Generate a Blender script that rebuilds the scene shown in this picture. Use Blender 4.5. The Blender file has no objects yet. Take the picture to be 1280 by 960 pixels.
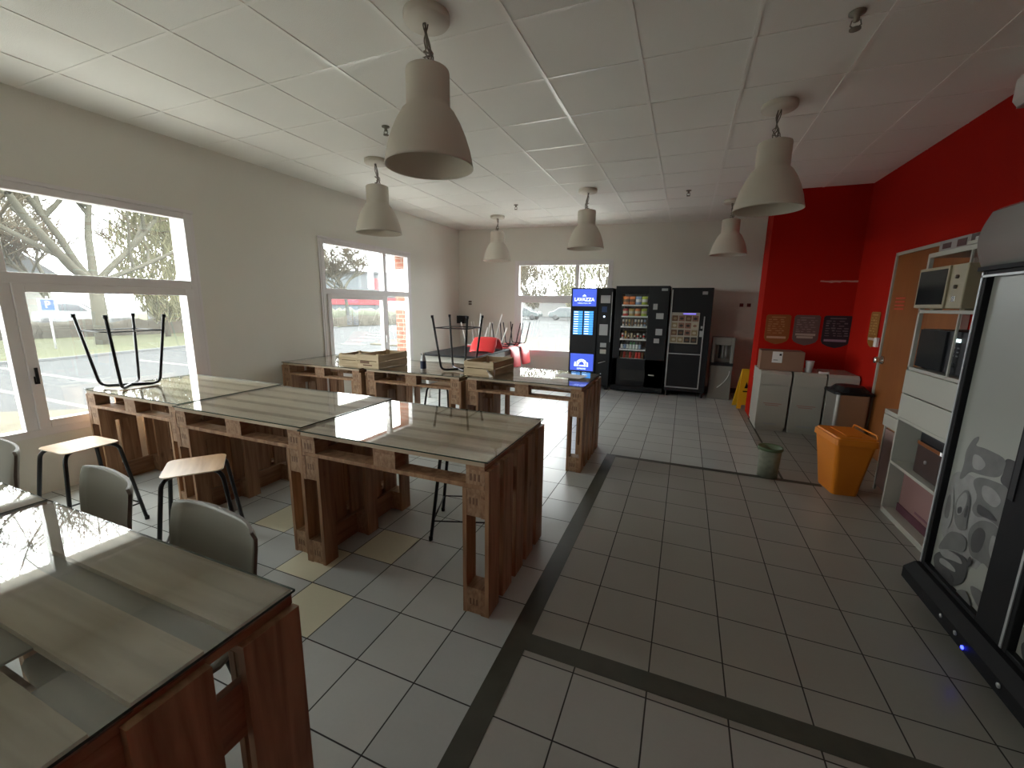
import bpy, bmesh, math, random
from mathutils import Vector, Matrix
R = math.radians
scene = bpy.context.scene
col = scene.collection

# ------------------------------------------------------------------ camera, world, exposure
cam_d = bpy.data.cameras.new('camera')
cam_d.sensor_width = 36.0
cam_d.lens = 522.31 / 1280 * 36
cam_d.clip_start = 0.02
cam_d.clip_end = 500
cam = bpy.data.objects.new('camera', cam_d)
col.objects.link(cam)
_r = Vector((0.92493694, 0.37985961, 0.01408328)); _u = Vector((-0.08387665, 0.16781834, 0.9822432)); _f = Vector((-0.37075109, 0.90969428, -0.18708273))
cam.matrix_world = Matrix(((_r.x, _u.x, -_f.x, 0), (_r.y, _u.y, -_f.y, 0), (_r.z, _u.z, -_f.z, 1.5547), (0, 0, 0, 1)))
scene.camera = cam

SKY = 9.0
w = bpy.data.worlds.new('overcast'); scene.world = w; w.use_nodes = True
wn = w.node_tree.nodes; wl = w.node_tree.links
bg = wn['Background']; bg.inputs['Strength'].default_value = SKY
tc = wn.new('ShaderNodeTexCoord'); sx = wn.new('ShaderNodeSeparateXYZ'); rp = wn.new('ShaderNodeValToRGB')
rp.color_ramp.elements[0].position = 0.0; rp.color_ramp.elements[0].color = (0.80, 0.82, 0.84, 1)
rp.color_ramp.elements[1].position = 0.6; rp.color_ramp.elements[1].color = (1.0, 1.0, 0.99, 1)
wl.new(tc.outputs['Generated'], sx.inputs[0]); wl.new(sx.outputs['Z'], rp.inputs[0]); wl.new(rp.outputs[0], bg.inputs['Color'])

vs = scene.view_settings
scene.display_settings.display_device = 'sRGB'
vs.view_transform = 'Standard'; vs.look = 'None'; vs.gamma = 1.0; vs.use_curve_mapping = False
vs.exposure = 1.15
cy = scene.cycles
cy.max_bounces = 14; cy.diffuse_bounces = 8; cy.glossy_bounces = 5; cy.transparent_max_bounces = 24; cy.transmission_bounces = 6
cy.caustics_reflective = False; cy.caustics_refractive = False
cy.sample_clamp_indirect = 8.0
cy.use_denoising = True

# ------------------------------------------------------------------ helpers
def tag(o, label=None, cat=None, group=None, kind=None):
    if label: o['label'] = label
    if cat: o['category'] = cat
    if group: o['group'] = group
    if kind: o['kind'] = kind
    return o

def empty(name, loc=(0, 0, 0), rz=0, parent=None):
    o = bpy.data.objects.new(name, None); col.objects.link(o)
    o.empty_display_size = 0.1
    o.location = loc; o.rotation_euler = (0, 0, rz)
    if parent: o.parent = parent
    return o

def copy_tree(o, parent=None):
    c = o.copy(); col.objects.link(c)
    if parent: c.parent = parent
    for ch in list(o.children): copy_tree(ch, c)
    return c

def fillet(pts, r, n=5):
    """round the inner corners of a polyline"""
    pts = [Vector(p) for p in pts]; out = [pts[0]]
    for i in range(1, len(pts) - 1):
        a, b, c = pts[i-1], pts[i], pts[i+1]
        d1 = (a - b); d2 = (c - b)
        k = min(r, d1.length * .49, d2.length * .49)
        p1 = b + d1.normalized() * k; p2 = b + d2.normalized() * k
        for j in range(n + 1):
            t = j / n
            out.append(p1 * (1-t)**2 + b * 2 * t * (1-t) + p2 * t * t)
    out.append(pts[-1]); return out

class MB:
    def __init__(s): s.v = []; s.f = []; s.m = []; s.sm = []
    def add(s, vs_, fs, mi=0, smooth=False):
        n = len(s.v); s.v += [tuple(v) for v in vs_]
        for f in fs: s.f.append(tuple(i + n for i in f)); s.m.append(mi); s.sm.append(smooth)
        return s
    def box(s, x0, x1, y0, y1, z0, z1, mi=0, M=None):
        v = [Vector(p) for p in ((x0,y0,z0),(x1,y0,z0),(x1,y1,z0),(x0,y1,z0),(x0,y0,z1),(x1,y0,z1),(x1,y1,z1),(x0,y1,z1))]
        if M: v = [M @ p for p in v]
        return s.add(v, [(0,3,2,1),(4,5,6,7),(0,1,5,4),(1,2,6,5),(2,3,7,6),(3,0,4,7)], mi)
    def rbox(s, x0, x1, y0, y1, z0, z1, r=.01, mi=0, M=None, n=3):
        """box with rounded vertical edges"""
        pts = []
        for cx, cy_, a0 in ((x1-r, y1-r, 0), (x0+r, y1-r, 90), (x0+r, y0+r, 180), (x1-r, y0+r, 270)):
            for k in range(n + 1):
                a = R(a0 + 90 * k / n); pts.append((cx + r*math.cos(a), cy_ + r*math.sin(a)))
        return s.prism(pts, z0, z1, mi, M)
    def prism(s, poly, z0, z1, mi=0, M=None, top=1.0, smooth=False):
        """polygon in xy (counter-clockwise) extruded from z0 to z1; M maps it elsewhere"""
        n = len(poly); cx = sum(p[0] for p in poly)/n; cy_ = sum(p[1] for p in poly)/n
        v = [Vector((p[0], p[1], z0)) for p in poly] + [Vector((cx+(p[0]-cx)*top, cy_+(p[1]-cy_)*top, z1)) for p in poly]
        if M: v = [M @ p for p in v]
        f = [tuple(range(n-1, -1, -1)), tuple(range(n, 2*n))] + [(i, (i+1) % n, n + (i+1) % n, n + i) for i in range(n)]
        k = len(s.sm); s.add(v, f, mi, smooth); s.sm[k] = s.sm[k+1] = False
        return s
    def tube(s, pts, r, seg=8, mi=0, r2=None, cap=True):
        pts = [Vector(p) for p in pts]; n = len(pts)
        t0 = (pts[1]-pts[0]).normalized()
        up = Vector((0,0,1)) if abs(t0.z) < .9 else Vector((1,0,0))
        nrm = (up - t0*up.dot(t0)).normalized(); vv = []
        for i in range(n):
            t = (pts[min(i+1, n-1)] - pts[max(i-1, 0)])
            if t.length < 1e-9: t = t0
            t = t.normalized()
            nrm = (nrm - t*nrm.dot(t)).normalized(); b = t.cross(nrm)
            rr = r if r2 is None else r + (r2 - r) * i / (n-1)
            for k in range(seg):
                a = 2*math.pi*k/seg; vv.append(pts[i] + (nrm*math.cos(a) + b*math.sin(a))*rr)
        ff = [(i*seg+k, i*seg+(k+1) % seg, (i+1)*seg+(k+1) % seg, (i+1)*seg+k) for i in range(n-1) for k in range(seg)]
        s.add(vv, ff, mi, True)
        if cap:
            m = len(s.v) - len(vv)
            s.f.append(tuple(m + k for k in range(seg-1, -1, -1))); s.m.append(mi); s.sm.append(False)
            s.f.append(tuple(m + (n-1)*seg + k for k in range(seg))); s.m.append(mi); s.sm.append(False)
        return s
    def ring(s, pts, r, seg=6, mi=0):
        return s.tube(list(pts) + [pts[0]], r, seg, mi, cap=False)
    def lathe(s, prof, c=(0,0,0), seg=32, mi=0, smooth=True, M=None):
        vv = []; n = len(prof)
        for (r, z) in prof:
            for k in range(seg):
                a = 2*math.pi*k/seg; p = Vector((c[0]+r*math.cos(a), c[1]+r*math.sin(a), c[2]+z))
                vv.append(M @ p if M else p)
        ff = [(i*seg+k, i*seg+(k+1) % seg, (i+1)*seg+(k+1) % seg, (i+1)*seg+k) for i in range(n-1) for k in range(seg)]
        return s.add(vv, ff, mi, smooth)
    def disc(s, r, z, c=(0,0), seg=24, mi=0):
        return s.add([(c[0]+r*math.cos(2*math.pi*k/seg), c[1]+r*math.sin(2*math.pi*k/seg), z) for k in range(seg)], [tuple(range(seg))], mi)
    def build(s, name, mats, parent=None, loc=None, rz=0, bevel=0):
        me = bpy.data.meshes.new(name); me.from_pydata(s.v, [], s.f)
        for m in (mats if isinstance(mats, (list, tuple)) else [mats]): me.materials.append(m)
        me.polygons.foreach_set('material_index', s.m); me.polygons.foreach_set('use_smooth', s.sm)
        bm = bmesh.new(); bm.from_mesh(me); bmesh.ops.recalc_face_normals(bm, faces=bm.faces); bm.to_mesh(me); bm.free()
        me.update()
        o = bpy.data.objects.new(name, me); col.objects.link(o)
        if parent: o.parent = parent
        if loc: o.location = loc
        o.rotation_euler = (0, 0, rz)
        if bevel:
            b = o.modifiers.new('bevel', 'BEVEL'); b.width = bevel; b.segments = 2; b.limit_method = 'ANGLE'; b.angle_limit = R(50)
        return o

def text_mesh(name, s, size, m, parent, loc, rot, extrude=.001, align='CENTER', sx=1.0, bold=0.0):
    cu = bpy.data.curves.new(name, 'FONT'); cu.body = s; cu.size = size; cu.extrude = extrude; cu.align_x = align; cu.align_y = 'CENTER'; cu.offset = bold
    t = bpy.data.objects.new(name + '_source', cu); col.objects.link(t)
    dg = bpy.context.evaluated_depsgraph_get(); me = bpy.data.meshes.new_from_object(t.evaluated_get(dg))
    bpy.data.objects.remove(t); bpy.data.curves.remove(cu)
    me.name = name; me.materials.clear(); me.materials.append(m)
    o = bpy.data.objects.new(name, me); col.objects.link(o); o.parent = parent; o.location = loc; o.rotation_euler = rot; o.scale = (sx, 1, 1)
    return o

# ------------------------------------------------------------------ materials
def mat(name, color, rough=.5, metal=0.0, spec=.5, noise=None, bump=None, emit=None, stretch=(1,1,1), rnd=0.0, coat=0.0):
    m = bpy.data.materials.new(name); m.use_nodes = True; nt = m.node_tree; N = nt.nodes; L = nt.links
    b = N['Principled BSDF']; c = (*color, 1) if len(color) == 3 else color
    b.inputs['Base Color'].default_value = c; b.inputs['Roughness'].default_value = rough; b.inputs['Metallic'].default_value = metal
    b.inputs['Specular IOR Level'].default_value = spec; b.inputs['Coat Weight'].default_value = coat
    if emit: b.inputs['Emission Color'].default_value = (*emit[0], 1); b.inputs['Emission Strength'].default_value = emit[1]
    if noise or bump or rnd:
        t = N.new('ShaderNodeTexCoord'); mp = N.new('ShaderNodeMapping'); mp.inputs['Scale'].default_value = stretch
        L.new(t.outputs['Object'], mp.inputs[0])
        if rnd:
            oi = N.new('ShaderNodeObjectInfo'); ad = N.new('ShaderNodeVectorMath'); ad.operation = 'SCALE'; ad.inputs[0].default_value = (37, 19, 23)
            L.new(oi.outputs['Random'], ad.inputs['Scale']); L.new(ad.outputs[0], mp.inputs['Location'])
    if noise:
        sc_, amt = noise; n = N.new('ShaderNodeTexNoise'); n.inputs['Scale'].default_value = sc_; n.inputs['Detail'].default_value = 5
        L.new(mp.outputs[0], n.inputs['Vector'])
        mx = N.new('ShaderNodeMix'); mx.data_type = 'RGBA'
        mx.inputs['A'].default_value = tuple(min(1, x*(1-amt)) for x in c[:3]) + (1,); mx.inputs['B'].default_value = tuple(min(1, x*(1+amt)) for x in c[:3]) + (1,)
        L.new(n.outputs[0], mx.inputs['Factor']); L.new(mx.outputs['Result'], b.inputs['Base Color'])
    if bump:
        sc_, amt = bump; n = N.new('ShaderNodeTexNoise'); n.inputs['Scale'].default_value = sc_; n.inputs['Detail'].default_value = 4
        L.new(mp.outputs[0], n.inputs['Vector']); bp = N.new('ShaderNodeBump'); bp.inputs['Strength'].default_value = amt; bp.inputs['Distance'].default_value = .01
        L.new(n.outputs[0], bp.inputs['Height']); L.new(bp.outputs[0], b.inputs['Normal'])
    return m

def wood(name, c1, c2, stretch, scale=9, rough=.55, knots=True, spec=.4):
    """planks: long grain noise, finer streaks, knots; own pattern on each copy"""
    m = bpy.data.materials.new(name); m.use_nodes = True; nt = m.node_tree; N = nt.nodes; L = nt.links; b = N['Principled BSDF']
    b.inputs['Roughness'].default_value = rough; b.inputs['Specular IOR Level'].default_value = spec
    t = N.new('ShaderNodeTexCoord'); mp = N.new('ShaderNodeMapping'); mp.inputs['Scale'].default_value = stretch
    L.new(t.outputs['Object'], mp.inputs[0])
    oi = N.new('ShaderNodeObjectInfo'); ad = N.new('ShaderNodeVectorMath'); ad.operation = 'SCALE'; ad.inputs[0].default_value = (37, 19, 23)
    L.new(oi.outputs['Random'], ad.inputs['Scale']); L.new(ad.outputs[0], mp.inputs['Location'])
    n1 = N.new('ShaderNodeTexNoise'); n1.inputs['Scale'].default_value = scale; n1.inputs['Detail'].default_value = 6; n1.inputs['Distortion'].default_value = .6
    n2 = N.new('ShaderNodeTexNoise'); n2.inputs['Scale'].default_value = 1.3; n2.inputs['Detail'].default_value = 2
    L.new(mp.outputs[0], n1.inputs['Vector']); L.new(t.outputs['Object'], n2.inputs['Vector'])
    r = N.new('ShaderNodeValToRGB'); e = r.color_ramp.elements
    e[0].position = .3; e[0].color = (*c1, 1); e[1].position = .68; e[1].color = (*c2, 1)
    L.new(n1.outputs[0], r.inputs[0])
    mx = N.new('ShaderNodeMix'); mx.data_type = 'RGBA'; mx.blend_type = 'MULTIPLY'; mx.inputs['Factor'].default_value = .6
    r2 = N.new('ShaderNodeValToRGB'); r2.color_ramp.elements[0].position = .35; r2.color_ramp.elements[0].color = (.62, .55, .5, 1); r2.color_ramp.elements[1].position = .65; r2.color_ramp.elements[1].color = (1, 1, 1, 1)
    L.new(n2.outputs[0], r2.inputs[0]); L.new(r.outputs[0], mx.inputs['A']); L.new(r2.outputs[0], mx.inputs['B'])
    out = mx.outputs['Result']
    if knots:
        v = N.new('ShaderNodeTexVoronoi'); v.inputs['Scale'].default_value = 4.5
        mp2 = N.new('ShaderNodeMapping'); mp2.inputs['Scale'].default_value = tuple(.45 if s < .5 else 1 for s in stretch)
        L.new(ad.outputs[0], mp2.inputs['Location']); L.new(t.outputs['Object'], mp2.inputs[0]); L.new(mp2.outputs[0], v.inputs['Vector'])
        r3 = N.new('ShaderNodeValToRGB'); r3.color_ramp.elements[0].position = .03; r3.color_ramp.elements[0].color = (.35, .22, .13, 1); r3.color_ramp.elements[1].position = .075; r3.color_ramp.elements[1].color = (1, 1, 1, 1)
        L.new(v.outputs['Distance'], r3.inputs[0])
        mk = N.new('ShaderNodeMix'); mk.data_type = 'RGBA'; mk.blend_type = 'MULTIPLY'; mk.inputs['Factor'].default_value = .8
        L.new(out, mk.inputs['A']); L.new(r3.outputs[0], mk.inputs['B']); out = mk.outputs['Result']
    L.new(out, b.inputs['Base Color'])
    bp = N.new('ShaderNodeBump'); bp.inputs['Strength'].default_value = .25; bp.inputs['Distance'].default_value = .004
    L.new(n1.outputs[0], bp.inputs['Height']); L.new(bp.outputs[0], b.inputs['Normal'])
    return m

def glass(name, tint=(1, 1, 1), boost=1.0, veil=0.0):
    """clear sheet: straight transmission plus mirror reflection by Schlick's law"""
    m = bpy.data.materials.new(name); m.use_nodes = True; nt = m.node_tree; N = nt.nodes; L = nt.links; N.clear()
    g = N.new('ShaderNodeNewGeometry'); d = N.new('ShaderNodeVectorMath'); d.operation = 'DOT_PRODUCT'
    L.new(g.outputs['Incoming'], d.inputs[0]); L.new(g.outputs['Normal'], d.inputs[1])
    def mth(op, a, b=None):
        n = N.new('ShaderNodeMath'); n.operation = op
        for i, x in enumerate((a, b)):
            if x is None: continue
            if isinstance(x, (int, float)): n.inputs[i].default_value = x
            else: L.new(x, n.inputs[i])
        return n.outputs[0]
    c = mth('ABSOLUTE', d.outputs['Value']); f = mth('MULTIPLY_ADD', mth('POWER', mth('SUBTRACT', 1.0, c), 5.0), .96)
    f.node.inputs[2].default_value = .043
    f = mth('MINIMUM', mth('MULTIPLY', f, boost), 1.0)
    tr = N.new('ShaderNodeBsdfTransparent'); tr.inputs[0].default_value = (*tint, 1)
    gl = N.new('ShaderNodeBsdfGlossy'); gl.inputs['Roughness'].default_value = 0.015; gl.inputs['Color'].default_value = (1, 1, 1, 1)
    mx = N.new('ShaderNodeMixShader'); L.new(f, mx.inputs[0]); L.new(tr.outputs[0], mx.inputs[1]); L.new(gl.outputs[0], mx.inputs[2])
    last = mx.outputs[0]
    if veil:                                                       # translucent share added as a pale glare veil over the outdoor view
        tl = N.new('ShaderNodeBsdfTranslucent'); tl.inputs[0].default_value = (.95, .96, .92, 1); m2_ = N.new('ShaderNodeMixShader'); m2_.inputs[0].default_value = veil
        L.new(last, m2_.inputs[1]); L.new(tl.outputs[0], m2_.inputs[2]); last = m2_.outputs[0]
    o = N.new('ShaderNodeOutputMaterial'); L.new(last, o.inputs[0])
    return m

def brick(name, c1, c2, mortar, along='x'):
    m = bpy.data.materials.new(name); m.use_nodes = True; nt = m.node_tree; N = nt.nodes; L = nt.links; b = N['Principled BSDF']
    b.inputs['Roughness'].default_value = .85
    t = N.new('ShaderNodeTexCoord'); s = N.new('ShaderNodeSeparateXYZ'); cb = N.new('ShaderNodeCombineXYZ'); ad = N.new('ShaderNodeMath')
    L.new(t.outputs['Object'], s.inputs[0]); L.new(s.outputs['X'], ad.inputs[0]); L.new(s.outputs['Y'], ad.inputs[1])
    L.new(ad.outputs[0], cb.inputs[0]); L.new(s.outputs['Z'], cb.inputs[1])
    k = N.new('ShaderNodeTexBrick'); k.inputs['Scale'].default_value = 1.0; k.inputs['Brick Width'].default_value = .22; k.inputs['Row Height'].default_value = .075
    k.inputs['Mortar Size'].default_value = .008; k.inputs['Color1'].default_value = (*c1, 1); k.inputs['Color2'].default_value = (*c2, 1); k.inputs['Mortar'].default_value = (*mortar, 1)
    L.new(cb.outputs[0], k.inputs['Vector']); L.new(k.outputs['Color'], b.inputs['Base Color'])
    return m

def floor_tile(name, color, amt=.10):
    """glazed tile with grout on the 0.30 x 0.309 m grid, world position"""
    m = mat(name, color, rough=.34, spec=.5); nt = m.node_tree; N = nt.nodes; L = nt.links; b = N['Principled BSDF']
    g = N.new('ShaderNodeNewGeometry'); s = N.new('ShaderNodeSeparateXYZ'); L.new(g.outputs['Position'], s.inputs[0])
    def mth(op, a, b_=None, c=None):
        n = N.new('ShaderNodeMath'); n.operation = op
        for i, x in enumerate((a, b_, c)):
            if x is None: continue
            if isinstance(x, (int, float)): n.inputs[i].default_value = x
            else: L.new(x, n.inputs[i])
        return n.outputs[0]
    ds = []
    for ax, o_, p_ in (('X', -.3193, .3), ('Y', 1.8367, .309)):
        q = mth('FRACT', mth('DIVIDE', mth('SUBTRACT', s.outputs[ax], o_), p_))
        ds.append(mth('MULTIPLY', mth('MINIMUM', q, mth('SUBTRACT', 1.0, q)), p_))
    d = mth('MINIMUM', ds[0], ds[1])
    gr = N.new('ShaderNodeMapRange'); gr.inputs['From Min'].default_value = .0022; gr.inputs['From Max'].default_value = .0036
    L.new(d, gr.inputs['Value'])
    n1 = N.new('ShaderNodeTexNoise'); n1.inputs['Scale'].default_value = 3.0; n1.inputs['Detail'].default_value = 5; L.new(g.outputs['Position'], n1.inputs['Vector'])
    n2 = N.new('ShaderNodeTexNoise'); n2.inputs['Scale'].default_value = 60; n2.inputs['Detail'].default_value = 3; L.new(g.outputs['Position'], n2.inputs['Vector'])
    a = N.new('ShaderNodeMix'); a.data_type = 'RGBA'; a.inputs['A'].default_value = tuple(x*(1-amt) for x in color)+(1,); a.inputs['B'].default_value = tuple(x*(1+amt) for x in color)+(1,)
    L.new(mth('ADD', mth('MULTIPLY', n1.outputs[0], .7), mth('MULTIPLY', n2.outputs[0], .3)), a.inputs['Factor'])
    c = N.new('ShaderNodeMix'); c.data_type = 'RGBA'; c.inputs['A'].default_value = (.022, .021, .019, 1)
    L.new(gr.outputs[0], c.inputs['Factor']); L.new(a.outputs['Result'], c.inputs['B']); L.new(c.outputs['Result'], b.inputs['Base Color'])
    rr = N.new('ShaderNodeMapRange'); rr.inputs['To Min'].default_value = .8; rr.inputs['To Max'].default_value = .30; L.new(gr.outputs[0], rr.inputs['Value']); L.new(rr.outputs[0], b.inputs['Roughness'])
    bp = N.new('ShaderNodeBump'); bp.inputs['Strength'].default_value = .5; bp.inputs['Distance'].default_value = .002; L.new(gr.outputs[0], bp.inputs['Height']); L.new(bp.outputs[0], b.inputs['Normal'])
    return m

M = {}
M['wall'] = mat('wall_paint', (.77, .765, .70), .85, noise=(1.2, .05), bump=(90, .15))
M['ceil'] = mat('ceiling_panel', (.86, .855, .805), .9, noise=(2.0, .03), bump=(220, .25))
M['tbar'] = mat('ceiling_rail', (.88, .87, .82), .3)
M['red'] = mat('red_paint', (.40, .010, .004), .75, spec=.12, noise=(1.5, .06), bump=(80, .15))
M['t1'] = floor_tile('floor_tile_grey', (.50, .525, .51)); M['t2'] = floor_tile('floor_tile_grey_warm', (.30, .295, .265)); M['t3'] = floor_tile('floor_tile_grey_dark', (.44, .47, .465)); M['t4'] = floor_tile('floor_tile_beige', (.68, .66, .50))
M['t5'] = floor_tile('floor_tile_grey_dimmed', (.36, .365, .345))
M['stripe'] = mat('dark_floor_strip', (.055, .055, .04), .55, noise=(12, .3))
M['skirt'] = mat('skirting_tile', (.10, .105, .11), .4)
M['pvc'] = mat('white_window_frame', (.78, .76, .76), .4)
M['render'] = mat('white_render', (.80, .78, .74), .8)
M['brick'] = brick('orange_brick', (.20, .055, .027), (.24, .07, .034), (.24, .2, .16))
M['brickp'] = brick('pale_red_brick', (.2, .09, .07), (.23, .115, .085), (.23, .19, .165))
M['pane'] = glass('window_glass', (.93, .95, .94), veil=.010)
M['clear'] = glass('machine_glass', (.93, .95, .94))
M['tglass'] = glass('table_glass', (.965, .975, .955), 1.0)
M['tedge'] = mat('glass_edge_green', (.025, .045, .035), .2)
M['deck'] = wood('deck_boards', (.36, .28, .19), (.58, .49, .36), (.22, 3, 3), 9, .6)
M['gapshade'] = wood('deck_gap_shade', (.10, .095, .075), (.17, .155, .12), (.22, 3, 3), 9, .6)
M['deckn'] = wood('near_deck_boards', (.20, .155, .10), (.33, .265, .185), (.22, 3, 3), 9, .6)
M['legw'] = wood('leg_boards', (.23, .115, .055), (.50, .31, .18), (3, 3, .22), 9, .5)
M['legy'] = wood('leg_cross_boards', (.22, .11, .055), (.44, .27, .16), (3, .22, 3), 9, .55)
M['block'] = wood('pallet_blocks', (.27, .155, .085), (.48, .32, .20), (4, .6, 2), 14, .7, knots=False)
M['stamp'] = mat('burnt_stamp', (.17, .095, .055), .8)
M['crate'] = wood('crate_slats', (.42, .32, .19), (.62, .50, .33), (.25, .25, 3), 12, .7, knots=False)
M['black'] = mat('black_metal', (.012, .012, .013), .38, metal=.3)
M['blackp'] = mat('black_plastic', (.008, .009, .011), .45, spec=.35)
M['chrome'] = mat('chrome', (.75, .75, .74), .18, metal=1)
M['seat'] = wood('stool_ply', (.60, .37, .20), (.80, .56, .34), (.4, 3, 3), 8, .3, knots=False, spec=.5)
M['seatedge'] = mat('stool_ply_edge', (.72, .66, .56), .35)
M['shade'] = mat('lamp_plaster', (.66, .62, .54), .7, noise=(3, .04))
M['cord'] = mat('lamp_cord', (.22, .20, .16), .6)
M['grey'] = mat('grey_polypropylene', (.235, .23, .19), .42, bump=(300, .1))
M['greybrown'] = mat('grey_brown_plastic', (.12, .095, .075), .5)
M['redp'] = mat('red_plastic', (.75, .045, .05), .35)
M['pinkp'] = mat('pink_red_plastic', (.72, .10, .11), .4)
M['whitem'] = mat('white_tube', (.75, .74, .72), .35)
M['whitel'] = mat('white_laminate', (.43, .425, .375), .4, noise=(2, .03))
M['steel'] = mat('brushed_steel', (.55, .53, .50), .3, metal=.9, noise=(6, .05), stretch=(1, 1, 30))
M['orange'] = mat('orange_plastic', (.66, .20, .010), .45)
M['yellow'] = mat('yellow_plastic', (.80, .46, .02), .45)
M['card'] = mat('brown_cardboard', (.25, .14, .09), .8, noise=(5, .08))
M['door'] = wood('brown_door_laminate', (.29, .10, .026), (.34, .125, .034), (2, 2, .3), 5, .45, knots=False)
M['paper'] = mat('white_paper', (.74, .72, .70), .7)
M['silver'] = mat('silver_trim', (.42, .43, .44), .4, metal=.5)
M['dark'] = mat('dark_recess', (.01, .01, .01), .6)
M['blueglow'] = mat('blue_screen', (.02, .04, .3), .3, emit=((.035, .065, .36), 1.0))
M['cyanglow'] = mat('menu_keys_lit', (.05, .2, .5), .3, emit=((.04, .22, .60), 1.0))
M['whiteglow'] = mat('white_lit_lettering', (.8, .85, 1), .3, emit=((.65, .78, 1), 1.0))
M['led'] = mat('blue_led', (.01, .01, .6), .3, emit=((.02, .03, 1), 6))
M['asphalt'] = mat('asphalt', (.031, .033, .034), .9, noise=(3, .12), spec=.08)
M['bounce'] = mat('pale_bounce_slab', (.50, .49, .46), .85, noise=(3, .08), spec=.08)
M['grass'] = mat('grass_green', (.038, .041, .021), .95, noise=(2.5, .35), spec=.08)
M['dry'] = mat('dry_grass', (.058, .053, .038), .95, noise=(5, .4), spec=.08)
M['hedge'] = mat('bare_hedge', (.035, .032, .025), .95, noise=(9, .4), spec=.08)
M['bark'] = mat('bark', (.05, .048, .036), .9, noise=(6, .25), spec=.08)
M['twig'] = mat('twig_bark', (.06, .051, .034), .9, spec=.08)
M['line'] = mat('road_paint', (.10, .10, .097), .8, spec=.08)
M['carw'] = mat('white_car_paint', (.11, .115, .12), .25, coat=.3)
M['card2'] = mat('grey_car_paint', (.03, .04, .042), .25, coat=.5)
M['carg'] = mat('car_glass', (.02, .025, .03), .1)
M['psign'] = mat('parking_sign_blue', (.012, .04, .13), .4)
M['concrete'] = mat('concrete_grey', (.06, .063, .065), .9, noise=(1, .05), spec=.08)
M['cladding'] = mat('pale_cladding', (.065, .073, .078), .7, spec=.08)
M['redband'] = mat('red_sign_band', (.13, .008, .012), .5)

# ------------------------------------------------------------------ walls in their own frames: x along, y outwards, z up
HC = 3.06
class Frame:
    def __init__(s, A, B):
        s.A = Vector((A[0], A[1], 0)); d = Vector((B[0]-A[0], B[1]-A[1], 0)); s.len = d.length
        s.rz = math.atan2(d.y, d.x); s.M = Matrix.Translation(s.A) @ Matrix.Rotation(s.rz, 4, 'Z')
CR = (1.98, 6.68)
FL = Frame((-4.775, -3.5), (-4.53, 8.05)); FL_OFF = 3.5      # s in the notes is measured from y = 0
FB = Frame((-4.53, 8.05), (1.3, 8.62))
FR = Frame(CR, (2.09, -3.5)); FF = Frame((2.09, -3.5), (-4.775, -3.5))

def wall(name, fr, openings, mats, s0=0.0, s1=None, thick=.10, outer=.22, ext=(0.0, 0.0)):
    """openings: (s0, s1, z0, z1); inner leaf plaster, outer leaf brick"""
    mb = MB(); s1 = fr.len if s1 is None else s1
    for (d0, d1, mi) in ((0, thick, 0), (thick, thick+outer, 1)):
        cur = s0 - ext[0]; end = s1 + ext[1]
        for (a, b, z0, z1) in sorted(openings):
            mb.box(cur, a, d0, d1, 0, HC, mi)
            mb.box(a, b, d0, d1, 0, z0, mi); mb.box(a, b, d0, d1, z1, HC, mi); cur = b
        mb.box(cur, end, d0, d1, 0, HC, mi)
    o = mb.build(name, mats, loc=fr.A, rz=fr.rz); tag(o, kind='structure'); return o

ZS, ZT = .47, 2.39
W1 = (.93+FL_OFF, 2.83+FL_OFF); W2 = (4.41+FL_OFF, 6.34+FL_OFF); W4 = (-2.4+FL_OFF, -.5+FL_OFF); W3 = (1.27, 3.16)
wall('wall_left', FL, [(*W1, ZS, ZT), (*W2, ZS, ZT), (*W4, ZS, ZT)], [M['wall'], M['brick']], ext=(.3, .32))
wall('wall_back', FB, [(*W3, ZS+.04, ZT)], [M['wall'], M['brickp']], ext=(0, 1.2))
o = wall('wall_right', FR, [], [M['red'], M['render']], ext=(.0, .3))
wall('wall_front', FF, [], [M['wall'], M['render']], ext=(0, 0))
# red partition that closes the sorting corner
mb = MB(); mb.box(.965, 2.55, 6.68, 7.15, 0, HC); mb.box(1.99, 2.55, 7.15, 9.0, 0, HC); tag(mb.build('wall_partition', M['red']), kind='structure')

# ceiling: slab, panels' rails (really standing 3 mm proud) on the 0.619 m grid
mb = MB(); mb.box(-5.2, 2.6, -3.8, 9.2, HC, HC+.2)
ce = mb.build('ceiling', M['ceil']); tag(ce, kind='structure')
mb = MB(); P = .619
for i in range(-6, 8):
    x = -1.629 + P*i
    if -4.75 < x < 2.1: mb.box(x-.012, x+.012, -3.5, 8.7, HC-.004, HC+.001)
for j in range(-11, 10):
    y = 3.009 + P*j
    if -3.5 < y < 8.6: mb.box(-4.75, 2.1, y-.010, y+.010, HC-.003, HC+.001)
tag(mb.build('ceiling_rails', M['tbar'], parent=ce), kind='structure')

# floor: one face per tile
mb = MB(); rnd = random.Random(4)
beige = {(round((x+.3193)/.3-.5), round((y-1.8367)/.309-.5)) for x, y in ((-1.663, 1.407), (-2.003, 1.616), (-1.766, 1.97), (-2.5, 1.88), (-3.1, 2.6), (-2.9, .6), (-1.4, -.6))}
for i in range(-17, 9):
    for j in range(-18, 25):
        x0, y0 = -.3193+.3*i, 1.8367+.309*j; k = rnd.random()
        mi = 3 if (i, j) in beige else (0 if k < .7 else 2)
        if x0 > -.63 and mi != 3 and (1.5 < y0 < 4.25 or (x0 > .85 and y0 > 4)): mi = 1      # the framed aisle field gets a warmer, darker tile colour
        elif x0 > -.63 and y0 < 1.5 and mi != 3: mi = 4  # light falloff towards the near right, put into the tile colour
        mb.add([(x0, y0, 0), (x0+.3, y0, 0), (x0+.3, y0+.309, 0), (x0, y0+.309, 0)], [(0, 1, 2, 3)], mi)
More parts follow.
